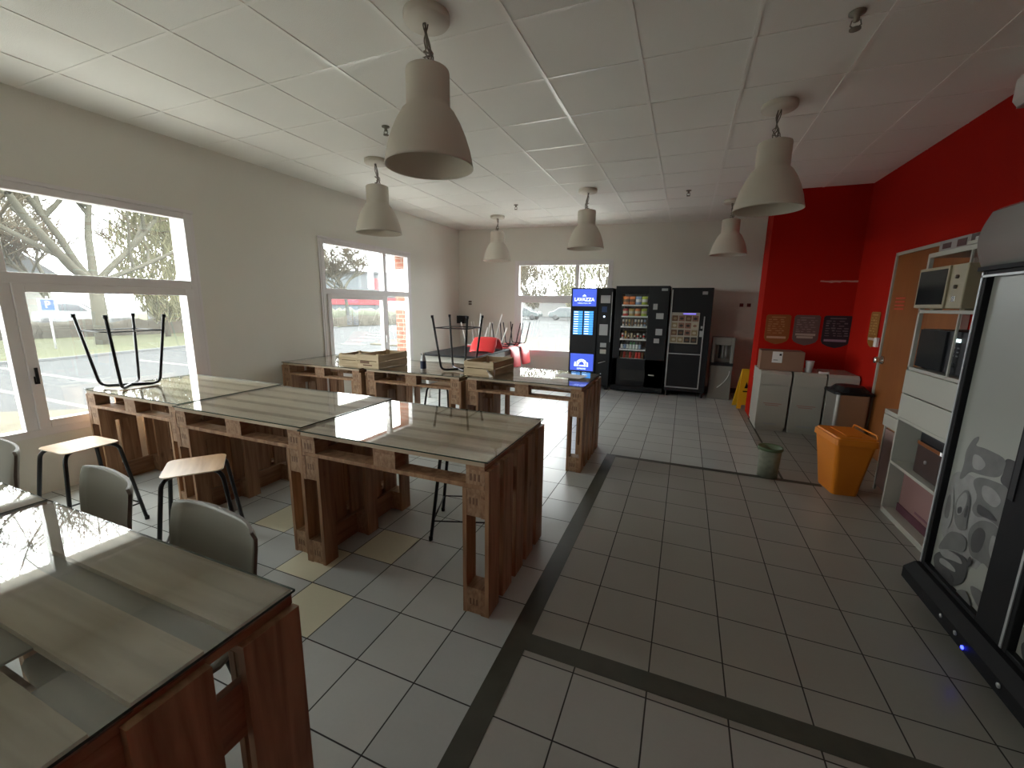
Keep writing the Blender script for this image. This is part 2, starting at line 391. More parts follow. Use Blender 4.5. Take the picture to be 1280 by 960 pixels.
mb.box(-5.4, 2.6, -3.8, 9.2, -.15, -.002, 1)
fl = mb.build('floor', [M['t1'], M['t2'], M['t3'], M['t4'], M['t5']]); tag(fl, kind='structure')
for k, (a, b, c, d) in enumerate(((-.655, -.555, -3.5, 4.33), (-.555, 2.03, 1.56, 1.66), (-.555, 1.25, 4.27, 4.33), (.945, .965, 4.33, 6.68))):
    mb = MB(); mb.box(a, b, c, d, 0, .0015); tag(mb.build('trim_%d' % (k+1), M['stripe']), kind='structure')
mb = MB(); mb.box(2.9, 5.6, -.012, 0, 0, .09); tag(mb.build('baseboard_back', M['skirt'], loc=FB.A, rz=FB.rz), kind='structure')

# ------------------------------------------------------------------ windows
def window(name, fr, s0, s1, z0, mull, wide_left=True, white=False):
    """outer frame, transom, mullion, opening sash in the wide lower bay, panes; local x along the wall from s0"""
    W = s1 - s0; H = ZT - z0; t0, t1 = 1.66 - z0, 1.74 - z0
    root = empty(name, fr.M @ Vector((s0, 0, z0)), fr.rz); tag(root, kind='structure')
    m0, m1 = mull - s0 - .035, mull - s0 + .035
    mb = MB(); f = .06
    mb.box(0, f, -.015, .07, 0, H); mb.box(W-f, W, -.015, .07, 0, H); mb.box(f, W-f, -.015, .07, 0, f); mb.box(f, W-f, -.015, .07, H-f, H)
    mb.box(f, W-f, -.012, .068, t0, t1); mb.box(m0, m1, -.012, .068, t1, H-f); mb.box(m0, m1, -.012, .068, f, t0)
    mb.box(-.03, W+.03, -.028, 0, H, H+.03); mb.box(-.03, 0, -.012, 0, 0, H); mb.box(W, W+.03, -.012, 0, 0, H)
    mb.build('window_frame', M['pvc'], root, bevel=.004)
    a, b = (f, m0) if wide_left else (m1, W-f); g = .065
    sb = MB(); sb.box(a, a+g, -.03, .04, f, t0); sb.box(b-g, b, -.03, .04, f, t0); sb.box(a+g, b-g, -.03, .04, f, f+g); sb.box(a+g, b-g, -.03, .04, t0-g, t0)
    sash = sb.build('window_sash', M['pvc'], root, bevel=.004)
    hx = (b - g/2) if wide_left else (a + g/2)
    hb = MB(); hb.box(hx-.014, hx+.014, -.042, -.03, t0*.38-.03, t0*.38+.03); hb.box(hx-.009, hx+.009, -.06, -.045, t0*.38-.01, t0*.38+.10); hb.tube([(hx, -.03, t0*.38), (hx, -.06, t0*.38)], .008)
    hb.build('window_handle', M['blackp'] if not wide_left else M['pvc'], sash, bevel=.002)
    for (x0, x1, za, zb) in ((a+g, b-g, f+g, t0-g), ((m1, W-f, f, t0) if wide_left else (f, m0, f, t0)), (f, m0, t1, H-f), (m1, W-f, t1, H-f)):
        pb = MB(); pb.box(x0, x1, .012, .018, za, zb); pb.build('window_pane', M['pane'], root)
    sl = MB(); sl.box(0, W, .07, .36, -.03, .0); sl.build('window_sill', M['render'], root)
    if white:
        lb = MB(); lb.box(0, .012, .07, .30, 0, H); lb.box(W-.012, W, .07, .30, 0, H); lb.box(.012, W-.012, .07, .30, H-.012, H)
        lb.build('window_reveal', M['render'], root)
    return root
window('window_1', FL, *W1, ZS, 1.495+FL_OFF, wide_left=False, white=True)
window('window_2', FL, *W2, ZS, 5.69+FL_OFF)
window('window_3', FB, *W3, ZS+.04, 2.515)
window('window_4', FL, *W4, ZS, -1.3+FL_OFF, white=True)
# daylight enters by these four openings (sampling portals for the sky, they give off nothing)
for k, (fr, a, b) in enumerate(((FL, *W1), (FL, *W2), (FB, *W3), (FL, *W4))):
    ld = bpy.data.lights.new('window_portal', 'AREA'); ld.shape = 'RECTANGLE'; ld.size = b-a; ld.size_y = ZT-ZS; ld.cycles.is_portal = True
    lo = bpy.data.objects.new('window_portal', ld); col.objects.link(lo)
    lo.matrix_world = fr.M @ Matrix.Translation(((a+b)/2, .09, (ZS+ZT)/2)) @ Matrix.Rotation(R(-90), 4, 'X')

# brown door in the red right-hand wall
d = empty('door_1', (2.0, 5.65, 0), 0); tag(d, kind='structure')
Md = Matrix.Identity(4)
mb = MB(); mb.box(-.045, 0, -.03, 0, 0, 2.13); mb.box(-.045, 0, -1.35, -1.32, 0, 2.13); mb.box(-.045, 0, -1.35, 0, 2.10, 2.13); mb.build('door_frame', M['whitel'], d)
mb = MB(); mb.box(-.03, 0, -1.32, -.03, .005, 2.10); mb.build('door_leaf', M['door'], d)
mb = MB()
mb.lathe([(0, 0), (.045, 0), (.045, .012), (.03, .03), (.03, .055), (.036, .06), (.030, .075), (0, .078)], seg=20, M=Matrix.Translation((-.03, -.09, 1.03)) @ Matrix.Rotation(R(-90), 4, 'Y')); mb.build('door_handle', M['chrome'], d)
mb = MB()
for k in range(4): mb.box(-.033, -.03, -.34, -.14, 1.56+k*.035, 1.57+k*.035)
mb.build('door_grille', M['redp'], d)

# ------------------------------------------------------------------ pallet tables
def pallet_table(L=1.22, D=.84, boards=5, seed=1, filled=False):
    rnd = random.Random(seed); root = empty('pallet_table')
    hx, hy = L/2, D/2
    ys = [(-hy, -hy+.10), (-.05, .05), (hy-.10, hy)]
    bw = .125 if boards == 5 else .15; gap = (D - boards*bw)/(boards-1)
    for s in (-1, 1):
        mb = MB()
        for k in range(boards):                                   # outer boards, standing
            y0 = -hy + k*(bw+gap); zt = .795 - rnd.random()*.03
            a, b = sorted((s*hx, s*(hx-.022))); mb.box(a, b, y0, y0+bw, 0, zt, 0)
        for z0, z1 in ((.0, .145), (.535, .68)):                  # cross boards and blocks
            a, b = sorted((s*(hx-.022), s*(hx-.044))); mb.box(a, b, -hy, hy, z0, z1, 1)
            a, b = sorted((s*(hx-.044), s*(hx-.122)))
            for y0, y1 in ys: mb.box(a, b, y0+.002, y1-.002, z0+.003, z1, 2)
        a, b = sorted((s*(hx-.122), s*(hx-.144)))
        for y0, y1 in ys: mb.box(a, b, y0, y1, 0, .68, 0)
        for z in (.05, .60):                                      # heat stamps on the block ends
            for q in range(3): mb.box(s*(hx-.083)-.024+q*.018, s*(hx-.083)-.014+q*.018, -hy-.0005+.002, -hy+.003, z, z+.035, 3)
        mb.build('pallet_leg', [M['legw'], M['legy'], M['block'], M['stamp']], root, bevel=.0025)
    mb = MB(); xa = hx-.024
    for y0, y1 in ys:
        mb.box(-xa, xa, y0, y1, .682, .703, 0)
        for x0, x1 in ((-xa, -xa+.10), (-.07, .07), (xa-.10, xa)):
            mb.box(x0, x1, y0+.002, y1-.002, .703, .779, 2)
    for x0, x1 in ((-xa, -xa+.10), (-.07, .07), (xa-.10, xa)): mb.box(x0, x1, -hy, hy, .779, .800, 1)
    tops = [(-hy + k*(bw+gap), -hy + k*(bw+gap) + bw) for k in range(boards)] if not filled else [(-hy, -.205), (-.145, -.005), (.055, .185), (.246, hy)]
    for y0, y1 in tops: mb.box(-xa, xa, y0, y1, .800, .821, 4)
    if filled:                                                     # grey strips below the gaps carry the shade between boards as colour, one interrupted
        for k in range(3):
            y0, y1 = tops[k][1], tops[k+1][0]
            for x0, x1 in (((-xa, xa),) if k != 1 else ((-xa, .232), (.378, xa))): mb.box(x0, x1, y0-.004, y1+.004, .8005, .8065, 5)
    for x in (-xa+.02, xa-.08):
        for q in range(3): mb.box(x+q*.022, x+q*.022+.012, -hy+.0015, -hy+.003, .722, .758, 3)
    mb.build('pallet_top', [M['legw'], M['legy'], M['block'], M['stamp'], M['deckn' if filled else 'deck'], M['gapshade']], root, bevel=.0025)
    mb = MB(); mb.box(-hx+.004, hx-.004, -hy-.004, hy-.004, .8225, .8295)
    for f_ in range(6): mb.m[f_] = 0 if f_ in (0, 1) else 1
    mb.build('glass_top', [M['tglass'], M['tedge']], root)
    return root
tp = pallet_table()
G = 'pallet tables with glass tops'
rowA = [(-3.88, 2.19, 'pallet table against the left wall window, with the upturned black stool on it'), (-2.64, 2.14, 'middle pallet table of the front row, behind the stool with the tan seat'), (-1.40, 2.09, 'pallet table at the right end of the front row, open side to the aisle')]
rowB = [(-3.90, 4.03, 'pallet table of the back row below the far left window'), (-2.655, 4.07, 'middle pallet table of the back row, carrying the upturned stool'), (-1.405, 4.11, 'pallet table at the right end of the back row, facing the coffee machine')]
first = True
for x, y, lab in rowA + rowB:
    t = tp if first else copy_tree(tp); first = False
    t.location = (x, y, 0); tag(t, lab, 'table', G)
nt_ = pallet_table(L=1.24, D=.80, boards=4, seed=7, filled=True); nt_.location = (-1.485, .28, 0); tag(nt_, 'nearest pallet table at the bottom left, wide grey gaps under its glass', 'table', G)
nt2 = copy_tree(nt_); nt2.location = (-2.724, .28, 0); tag(nt2, 'near pallet table at the left edge of the view, window light mirrored in its glass', 'table', G)

# ------------------------------------------------------------------ lamps
def make_lamp():
    root = empty('pendant_lamp')
    mb = MB(); mb.lathe([(0, 0), (.118, 0), (.118, -.032), (.112, -.04), (0, -.04)], seg=32); mb.build('ceiling_rose', M['shade'], root)
    mb = MB(); rnd = random.Random(3)
    for k in range(5):
        a = rnd.random()*6.28; pts = []
        for i in range(14):
            t = i/13; rr = .02 + .012*math.sin(t*9+k) if t > .55 else .012 + .006*math.sin(t*7+k)
            if i == 13: rr = .05
            pts.append((rr*math.cos(a+t*5), rr*math.sin(a+t*5), -.035 - .235*t))
        mb.tube(pts, .0035, 6)
    mb.tube([(-.02, 0, -.17), (.025, .01, -.19), (-.01, -.02, -.21), (.015, .02, -.225), (-.025, -.01, -.235)], .006, 6)
    mb.build('lamp_cord', M['cord'], root)
    mb = MB()
    out = [(0, -.262), (.10, -.262), (.112, -.268), (.115, -.28), (.115, -.44), (.118, -.452), (.14, -.475), (.172, -.53), (.198, -.59), (.222, -.665), (.236, -.735), (.240, -.752)]
    inn = [(.236, -.752), (.232, -.735), (.217, -.665), (.192, -.59), (.166, -.53), (.135, -.48), (.110, -.45), (.109, -.29), (0, -.275)]
    mb.lathe(out + inn, seg=48); mb.build('lamp_shade', M['shade'], root)
    mb = MB(); mb.lathe([(0, -.28), (.025, -.28), (.025, -.36), (.032, -.39), (.034, -.43), (.024, -.46), (0, -.475)], seg=20); mb.build('lamp_bulb', M['paper'], root)
    return root
lp = make_lamp()
spots = [((-1.407, 2.174), 'largest pendant lamp, at the top of the view over the front tables'), ((-3.222, 3.938), 'pendant lamp above the far left window'),
         ((-3.168, 7.0), 'smallest pendant lamp, near the far corner of the grey walls'), ((-1.335, 5.839), 'pendant lamp hanging in front of the back window'),
         ((.521, 3.968), 'big pendant lamp on the right, before the red wall'), ((.493, 7.053), 'small pendant lamp partly hidden behind the big right-hand lamp')]
for i, ((x, y), lab) in enumerate(spots):
    o = lp if i == 0 else copy_tree(lp); o.location = (x, y, HC); o.rotation_euler.z = i*1.1; o.scale = (1.03, 1.03, 1); tag(o, lab, 'lamp', 'white bell pendant lamps')

# sprinklers
mb = MB(); mb.lathe([(0, 0), (.032, 0), (.032, -.006), (.012, -.012), (.012, -.035), (0, -.035)], seg=16)
mb.tube([(-.015, 0, -.03), (-.02, 0, -.05), (0, 0, -.065)], .003, 5); mb.tube([(.015, 0, -.03), (.02, 0, -.05), (0, 0, -.065)], .003, 5)
mb.lathe([(0, -.063), (.022, -.063), (.022, -.067), (0, -.067)], seg=12)
sp = mb.build('sprinkler_head', M['cord'])
for i, ((x, y), lab) in enumerate([((.688, 2.957), 'dark sprinkler head on the ceiling near the top right'), ((-2.552, 3.265), 'sprinkler head on the ceiling left of the largest lamp'), ((-2.556, 6.33), 'sprinkler head on the ceiling near the smallest lamp'), ((-.1, 6.309), 'sprinkler head on the ceiling above the snack machine')]):
    o = sp if i == 0 else sp.copy()
    if i: col.objects.link(o)
    o.location = (x, y, HC); o.scale = ((1.2,)*3 if i == 0 else (1.05,)*3); tag(o, lab, 'sprinkler', 'ceiling sprinkler heads')

# ------------------------------------------------------------------ stools
def make_stool():
    root = empty('stool')
    mb = MB(); s = .135
    for a in (45, 135):
        c, d_ = math.cos(R(a)), math.sin(R(a))
        pts = [(-.285*c, -.285*d_, 0), (-.195*c, -.195*d_, .583), (.195*c, .195*d_, .583), (.285*c, .285*d_, 0)]
        dz = 0 if a == 45 else -.001
        mb.tube([Vector(p)+Vector((0, 0, dz)) for p in fillet(pts, .055, 6)], .0115, 10)
    mb.build('stool_frame', M['black'], root)
    mb = MB(); k = .285 - .09*(.13/.583); q = k*.7071
    cs = [(-q, -q, .13), (q, -q, .13), (q, q, .13), (-q, q, .13)]
    for i in range(4): mb.tube([cs[i], cs[(i+1) % 4]], .0055, 6)
    mb.build('foot_ring', M['black'], root)
    for sx_, sy_ in ((-1, -1), (1, -1), (1, 1), (-1, 1)):
        mb = MB(); mb.lathe([(0, 0), (.014, 0), (.014, .025), (.0118, .028)], c=(sx_*.2015, sy_*.2015, -.002), seg=12); mb.build('rubber_foot', M['blackp'], root)
    mb = MB(); mb.rbox(-.155, .155, -.145, .145, .596, .600, .04, 0, n=5); mb.rbox(-.157, .157, -.147, .147, .594, .598, .042, 1, n=5); mb.rbox(-.150, .150, -.14, .14, .5955, .594, .04, 1, n=5)
    mb.build('stool_seat', [M['seat'], M['seatedge']], root)
    return root
st = make_stool()
for i, (loc, rz, up, lab) in enumerate([
    ((-3.66, 1.37, 0), R(2), True, 'upright stool with a light wooden seat beside the left window'),
    ((-2.60, 1.45, 0), R(-37), True, 'upright stool with a tan wooden seat in front of the middle table'),
    ((-1.33, 2.42, 0), R(20), True, 'black-legged stool pushed under the right end of the front row'),
    ((-2.62, 4.25, 0), R(0), True, 'black stool standing under the back row of tables'),
    ((-4.29, 1.99, .8295+.600), R(3), False, 'upturned black stool on the table by the left window, feet in the air'),
    ((-2.27, 4.00, .8295+.600), R(4), False, 'upturned black stool on the back row, in front of the red chairs')]):
    o = st if i == 0 else copy_tree(st); o.location = loc; o.rotation_euler = (0 if up else math.pi, 0, rz)
    tag(o, lab, 'stool', 'black tube stools with wooden seats')

# ------------------------------------------------------------------ plastic shell chairs
def shell_mesh(W=.54):
    """bucket shell: seat curves up into a flared, round-cornered back; returns thick mesh. faces -y, seat top z about .45"""
    prof = [(-.21, .435), (-.20, .452), (-.12, .447), (-.02, .440), (.08, .438), (.15, .450), (.19, .485), (.215, .54), (.235, .62), (.250, .70), (.262, .77), (.268, .80), (.270, .815)]
    n = len(prof); m = 13; mb = MB(); vf = []; vb = []
    for i, (y, z) in enumerate(prof):
        t = i/(n-1); hw = W/2 * (.93 if t < .15 else 1.0)
        if i >= n-3: hw *= (.99, .965, .87)[i-(n-3)]
        if 5 <= i <= 7: hw *= .93
        for j in range(m):
            u_ = -1 + 2*j/(m-1); x = u_*hw; c = abs(u_)**3
            if t < .5: p = Vector((x, y, z + .022*c)); nn = Vector((0, 0, 1))
            else: p = Vector((x, y - .045*c*min(1, (t-.4)*3), z)); nn = Vector((0, -1, 0))
            vf.append(p)
            if t < .4: q = p - Vector((0, 0, .011))
            elif t < .6: q = p + Vector((0, .008, -.008))
            else: q = p + Vector((0, .011, 0))
            vb.append(q)
    N_ = n*m; fs = []
    for i in range(n-1):
        for j in range(m-1):
            a = i*m+j; fs.append((a, a+1, a+m+1, a+m)); fs.append((N_+a+m, N_+a+m+1, N_+a+1, N_+a))
    mb.add(vf+vb, fs, 0, True)
    e = []; k0 = len(mb.v)
    rim = [j for j in range(m)] + [i*m+m-1 for i in range(1, n)] + [(n-1)*m+j for j in range(m-2, -1, -1)] + [i*m for i in range(n-2, 0, -1)]
    for a, b in zip(rim, rim[1:]+rim[:1]): mb.f.append((a, b, N_+b, N_+a)); mb.m.append(1); mb.sm.append(False)
    return mb
def make_chair(name, shell, edge, tube, W=.54):
    root = empty(name)
    shell_mesh(W).build('seat_shell', [shell, edge], root)
    for s in (-1, 1):
        mb = MB(); mb.tube(fillet([(s*.19, -.20, 0), (s*.16, -.15, .425), (s*.16, .14, .425), (s*.20, .22, 0)], .05), .011, 8); mb.build('chair_leg', tube, root)
    for y_ in (-.10, .10): mb = MB(); mb.tube([(-.16, y_, .425), (.16, y_, .425)], .010, 8); mb.build('seat_support', tube, root)
    return root
gc = make_chair('plastic_chair', M['grey'], M['greybrown'], M['black'])
for i, (x, y, rz, lab) in enumerate([(-1.50, .625, R(-6), 'grey plastic chair behind the nearest table, its whole back showing'), (-2.25, .66, R(-8), 'grey plastic chair in front of the light-seated stool, second from the left edge'), (-3.22, .66, R(-4), 'grey plastic chair cut by the left edge of the view')]):
    o = gc if i == 0 else copy_tree(gc); o.location = (x, y, 0); o.rotation_euler.z = rz; tag(o, lab, 'chair', 'grey plastic chairs')

# black table at the far left with upturned red chairs hung on it
t = empty('dining_table', (-3.46, 6.88, 0)); tag(t, 'long black-topped table near the far left corner, red chairs upturned on it', 'table')
mb = MB(); mb.box(-.50, .50, -1.14, 1.14, .715, .75); mb.build('table_top', M['blackp'], t, bevel=.004)
mb = MB(); mb.box(-.46, .46, -1.09, -1.06, .62, .715); mb.box(-.46, .46, 1.06, 1.09, .62, .715); mb.box(-.46, -.43, -1.06, 1.06, .62, .715); mb.box(.43, .46, -1.06, 1.06, .62, .715); mb.build('table_apron', M['whitel'], t)
for sx_ in (-.43, .43):
    for sy_ in (-1.05, 1.05):
        mb = MB(); mb.box(sx_-.025, sx_+.025, sy_-.025, sy_+.025, 0, .715); mb.build('table_leg', M['whitem'], t)
rc = make_chair('red_chair', M['redp'], M['redp'], M['whitem'], W=.45)
pc = make_chair('red_chair', M['pinkp'], M['pinkp'], M['black'], W=.45)
pw = make_chair('red_chair', M['pinkp'], M['pinkp'], M['whitem'], W=.45)
def upturn(o, x, y, rz, z=.752+.455):
    o.rotation_euler = (math.pi, 0, rz); o.location = (x, y, z)
# one chair leans on its back edge and seat front, legs tilted up
rc.rotation_euler = (R(142), 0, R(6)); rc.location = (-3.22, 7.0, 1.245); tag(rc, 'bright red chair tipped upside down on the black table, nearest of the red ones', 'chair', 'red chairs on the black table')
upturn(pc, -3.13, 7.33, R(90)); tag(pc, 'pink-red chair hung upside down over the table side, left of the rearmost', 'chair', 'red chairs on the black table')
o = copy_tree(pc); upturn(o, -3.13, 7.86, R(90)); tag(o, 'rearmost pink-red chair hung upside down, just before the back window', 'chair', 'red chairs on the black table')
upturn(pw, -3.72, 7.26, R(-90)); tag(pw, 'upturned pink-red chair with white legs on the left side of the black table', 'chair', 'red chairs on the black table')
o = copy_tree(pw); upturn(o, -3.72, 7.76, R(-90)); tag(o, 'upturned pink-red chair with white legs at the rear left corner of the table', 'chair', 'red chairs on the black table')

# ------------------------------------------------------------------ crates, bottle, sheet on the back row
def crate(name, w_, d_, h, loc, rz, lab, lid=False):
    root = empty(name, loc, rz); tag(root, lab, 'crate')
    mb = MB(); mb.box(-w_/2, w_/2, -d_/2, d_/2, 0, .008)
    for s in (-1, 1):
        for z0, z1 in ((.012, h*.52), (h*.58, h)):
            a, b = sorted((s*d_/2, s*(d_/2-.008))); mb.box(-w_/2, w_/2, a, b, z0, z1)
            a, b = sorted((s*w_/2, s*(w_/2-.008))); mb.box(a, b, -d_/2+.008, d_/2-.008, z0, z1)
        for q in (-1, 1):
            xa, xb = sorted((s*(w_/2-.008), s*(w_/2-.035))); ya, yb = sorted((q*(d_/2-.008), q*(d_/2-.035)))
            mb.prism([(xa, ya), (xb, ya), (xb, yb), (xa, yb)], 0, h+.01)
    mb.build('crate_slats', M['crate'], root)
    return root
c1 = crate('wooden_crate', .30, .50, .155, (-3.21, 3.90, .8295), R(-2), 'pale wooden crate, larger of the pair before the far left window')
mb = MB(); mb.box(-.11, .02, -.2515, -.2505, .055, .085); mb.box(-.07, .06, -.2515, -.2505, .03, .045); mb.build('printed_label', M['stamp'], c1)
c2 = crate('wooden_crate', .27, .34, .14, (-3.51, 3.83, .8295), R(1), 'small wooden crate, left one of the pair before the far left window')
c3 = crate('wooden_crate', .34, .50, .145, (-1.90, 4.02, .8295), R(-2), 'wooden crate with a white paper tag, right of the upturned stool on the back row')
mb = MB(); mb.add([(.10, -.252, .075), (.16, -.372, .08), (.17, -.254, .01), (.13, -.256, -.0)], [(0, 1, 2, 3)]); mb.add([(.171, -.25, .08), (.173, -.21, .07), (.174, -.23, .0)], [(0, 1, 2)])
g = mb.build('paper_tag', M['paper'], c3); so = g.modifiers.new('t', 'SOLIDIFY'); so.thickness = .001
b = empty('drinks_bottle', (-2.62, 3.84, .8295)); tag(b, 'small bottle with a dark blue label, left of the upturned stool', 'bottle')
mb = MB(); mb.lathe([(0, 0), (.03, 0), (.032, .01), (.032, .12), (.022, .15), (.014, .165), (.014, .18)], seg=20); mb.build('bottle_body', M['silver'], b)
mb = MB(); mb.lathe([(.0328, .02), (.0328, .105)], seg=20); mb.build('bottle_label', mat('navy_label', (.01, .02, .06), .5), b)
mb = MB(); mb.lathe([(0, .195), (.016, .195), (.016, .175), (0, .175)], seg=16); mb.build('bottle_cap', M['paper'], b)
mb = MB(); mb.box(-.11, .11, -.15, .15, 0, .0012); tag(mb.build('paper_sheet', M['paper'], loc=(-1.06, 4.22, .8297), rz=R(78)), 'sheet of paper on the right end of the back table row', 'paper')
mb = MB(); mb.rbox(-.09, .09, -.08, .08, 0, .16, .02); tag(mb.build('speaker_box', M['blackp'], loc=(-4.40, 7.92, 1.145)), 'small black box fixed high in the far left corner', 'box')
for k, (s_, z_) in enumerate(((.25, 1.60), (.25, 1.55))):
    mb = MB(); mb.rbox(-.035, .035, -.012, 0, -.018, .018, .003)
    o = mb.build('light_switch', M['greybrown'], rz=FB.rz); o.location = FB.M @ Vector((s_, 0, z_)); tag(o, ('upper' if k == 0 else 'lower') + ' of two small dark switches on the far wall near the corner', 'switch')
for k, s_ in enumerate((5.50, 5.62)):
    mb = MB(); mb.box(-.03, .03, -.01, 0, -.03, .03); mb.box(-.012, .012, -.016, -.01, -.02, .02)
    o = mb.build('wall_switch', mat('switch_dark_red', (.16, .03, .025), .5), rz=FB.rz); o.location = FB.M @ Vector((s_ - .04, 0, 1.60)); tag(o, ('left' if k == 0 else 'right') + ' one of two small red switches just left of the red partition', 'switch')

# ------------------------------------------------------------------ vending machines
def front_panel(parent, name, x0, x1, z0, z1, m, y=0, t=.006, bevel=0):
    mb = MB(); mb.box(x0, x1, y-t, y, z0, z1); return mb.build(name, m, parent, bevel=bevel)
cm = empty('coffee_machine', (-1.64, 7.79, 0)); tag(cm, 'tall black coffee machine with glowing blue panels, left of the snack machine', 'vending machine')
mb = MB(); mb.box(-.36, .40, 0, .52, .08, 1.87); mb.box(-.36, .14, -.02, 0, .08, 1.87)
for sx_ in (-.32, .36):
    for y_ in (.04, .46): mb.box(sx_-.03, sx_+.03, y_-.03, y_+.03, 0, .08)
mb.build('cabinet_body', M['blackp'], cm, bevel=.006)
p = front_panel(cm, 'lit_sign', -.33, .11, 1.54, 1.85, M['blueglow'], -.02)
text_mesh('sign_lettering', 'LAVAZZA', .085, M['whiteglow'], p, (-.11, -.0275, 1.66), (R(90), 0, 0), sx=1.0, bold=.002)
text_mesh('sign_subtitle', 'TORINO, ITALIA, 1895', .026, M['whiteglow'], p, (-.11, -.0275, 1.595), (R(90), 0, 0))
mb = MB(); mb.prism([(-.15, 1.72), (-.11, 1.755), (-.07, 1.72)], 0, .002, M=Matrix.Translation((0, -.026, 0)) @ Matrix.Rotation(R(90), 4, 'X')); mb.build('sign_peak', M['whiteglow'], p)
p = front_panel(cm, 'lit_sign', -.33, .11, .34, .66, M['blueglow'], -.02)
mb = MB(); MX = Matrix.Translation((-.11, -.0262, 0)) @ Matrix.Rotation(R(90), 4, 'X')
def arc(mb, r0, r1, a0, a1, cx=0, cz=0, n=16, mi=0):
    pts = [(cx+r1*math.cos(R(a0+(a1-a0)*k/n)), cz+r1*math.sin(R(a0+(a1-a0)*k/n))) for k in range(n+1)] + [(cx+r0*math.cos(R(a1-(a1-a0)*k/n)), cz+r0*math.sin(R(a1-(a1-a0)*k/n))) for k in range(n+1)]
    for k in range(n): mb.prism([pts[k], pts[k+1], pts[2*n-k], pts[2*n+1-k]], 0, .002, mi, MX)
arc(mb, .088, .108, 25, 155, 0, .45); arc(mb, .05, .066, 0, 180, 0, .46)
for x_ in (-.13, -.085, .06, .105): mb.prism([(x_-.012, .42), (x_+.022, .42), (x_+.018, .50), (x_-.004, .50)], 0, .002, 0, MX)
mb.prism([(-.045, .42), (.045, .42), (.045, .445), (-.045, .445)], 0, .002, 0, MX)
mb.build('sign_emblem', M['whiteglow'], p)
text_mesh('sign_lettering', 'ESPRESSO', .04, M['whiteglow'], p, (-.11, -.0275, .375), (R(90), 0, 0))
for c_ in (-1, 1):
    for k in range(10):
        x0 = -.30 if c_ < 0 else -.10; z0 = 1.02 + k*.044
        bt = front_panel(cm, 'menu_key', x0, x0+.17, z0, z0+.036, M['cyanglow'], -.02, .004)
        mb = MB(); mb.box(x0+.012, x0+.09, -.0262, -.024, z0+.012, z0+.024); mb.build('key_text', M['whiteglow'], bt)
front_panel(cm, 'menu_divider', -.125, -.105, 1.0, 1.48, M['dark'], -.02, .008)
front_panel(cm, 'coin_panel', .19, .36, 1.60, 1.74, M['silver'], 0)
front_panel(cm, 'card_reader', .22, .31, 1.44, 1.54, M['psign'], 0, .02)
mb = MB(); mb.lathe([(0, 0), (.018, 0), (.018, .01), (0, .01)], seg=16, M=Matrix.Translation((.265, 0, 1.36)) @ Matrix.Rotation(R(90), 4, 'X')); mb.build('start_key', M['whiteglow'], cm)
p = front_panel(cm, 'display_panel', .19, .34, 1.02, 1.22, M['silver'], 0)
front_panel(cm, 'coin_return', .22, .33, .80, .88, M['silver'], 0, .012); front_panel(cm, 'notice', .22, .33, .68, .76, M['whitel'], 0, .003)
mb = MB(); mb.box(.385, .398, -.012, 0, .9, 1.8); mb.build('side_trim', M['silver'], cm)
mb = MB(); mb.tube([(.20, -.012, .50), (.33, -.02, .545)], .006, 6); mb.build('tray_handle', M['silver'], cm)

# snack machine
sm = empty('snack_machine', (-.735, 7.78, 0)); tag(sm, 'wide black snack machine with six lit shelves, in the middle of the three machines', 'vending machine')
X0, X1 = -.45, .45
mb = MB()
mb.box(X0, X1, .0, .02, .03, .62); mb.box(X0, -.36, 0, .60, .03, 1.90); mb.box(.12, X1, 0, .60, .03, 1.90); mb.box(-.36, .12, 0, .60, 1.80, 1.90); mb.box(-.36, .12, .02, .60, .03, .60); mb.box(-.36, .12, .56, .60, .60, 1.80)
mb.box(X0-.003, X1+.003, .005, .62, 1.895, 1.905); mb.box(X0-.003, X1+.003, -.02, .0, .03, .12)
mb.build('cabinet_body', M['blackp'], sm, bevel=.004)
mb = MB(); mb.box(-.36, .12, .012, .018, .62, 1.80); mb.build('glass_front', M['clear'], sm)
shz = [1.585, 1.385, 1.20, .975, .79, .625]
shw = mat('shelf_edge_white', (.8, .8, .8), .4)
for z in shz:
    mb = MB(); mb.box(-.358, .118, .06, .54, z-.012, z-.006); mb.box(-.358, .118, .055, .06, z-.028, z-.004); mb.build('product_shelf', shw, sm)
front_panel(sm, 'keypad', .20, .27, 1.50, 1.60, M['silver'], 0); front_panel(sm, 'note_reader', .26, .38, 1.34, 1.44, M['silver'], 0, .015)
front_panel(sm, 'coin_slot', .27, .38, 1.06, 1.17, M['silver'], 0, .012); front_panel(sm, 'coin_return', .25, .34, .92, 1.0, M['silver'], 0, .008); front_panel(sm, 'maker_badge', .32, .42, 1.82, 1.86, M['silver'], 0, .003)
p = front_panel(sm, 'delivery_flap', -.30, .14, .22, .42, M['dark'], 0, .004); mb = MB(); mb.rbox(.20, .30, -.02, -.002, .335, .355, .006); mb.build('door_lock', M['chrome'], sm)
# strip lamps along the top and sides of the lit cabinet: its own light
ls = mat('cabinet_lamp', (.9, .9, .9), .5, emit=((1, .97, .92), 1.8))
mb = MB(); mb.box(-.34, .10, .028, .045, 1.785, 1.797); mb.build('lamp_strip', ls, sm)
mb = MB(); mb.box(-.358, -.352, .028, .045, .75, 1.78); mb.build('lamp_strip', ls, sm)
mb = MB(); mb.box(-.36, .12, -.004, .012, 1.762, 1.80); mb.box(-.36, -.335, -.004, .012, .60, 1.762); mb.build('window_bezel', M['blackp'], sm)
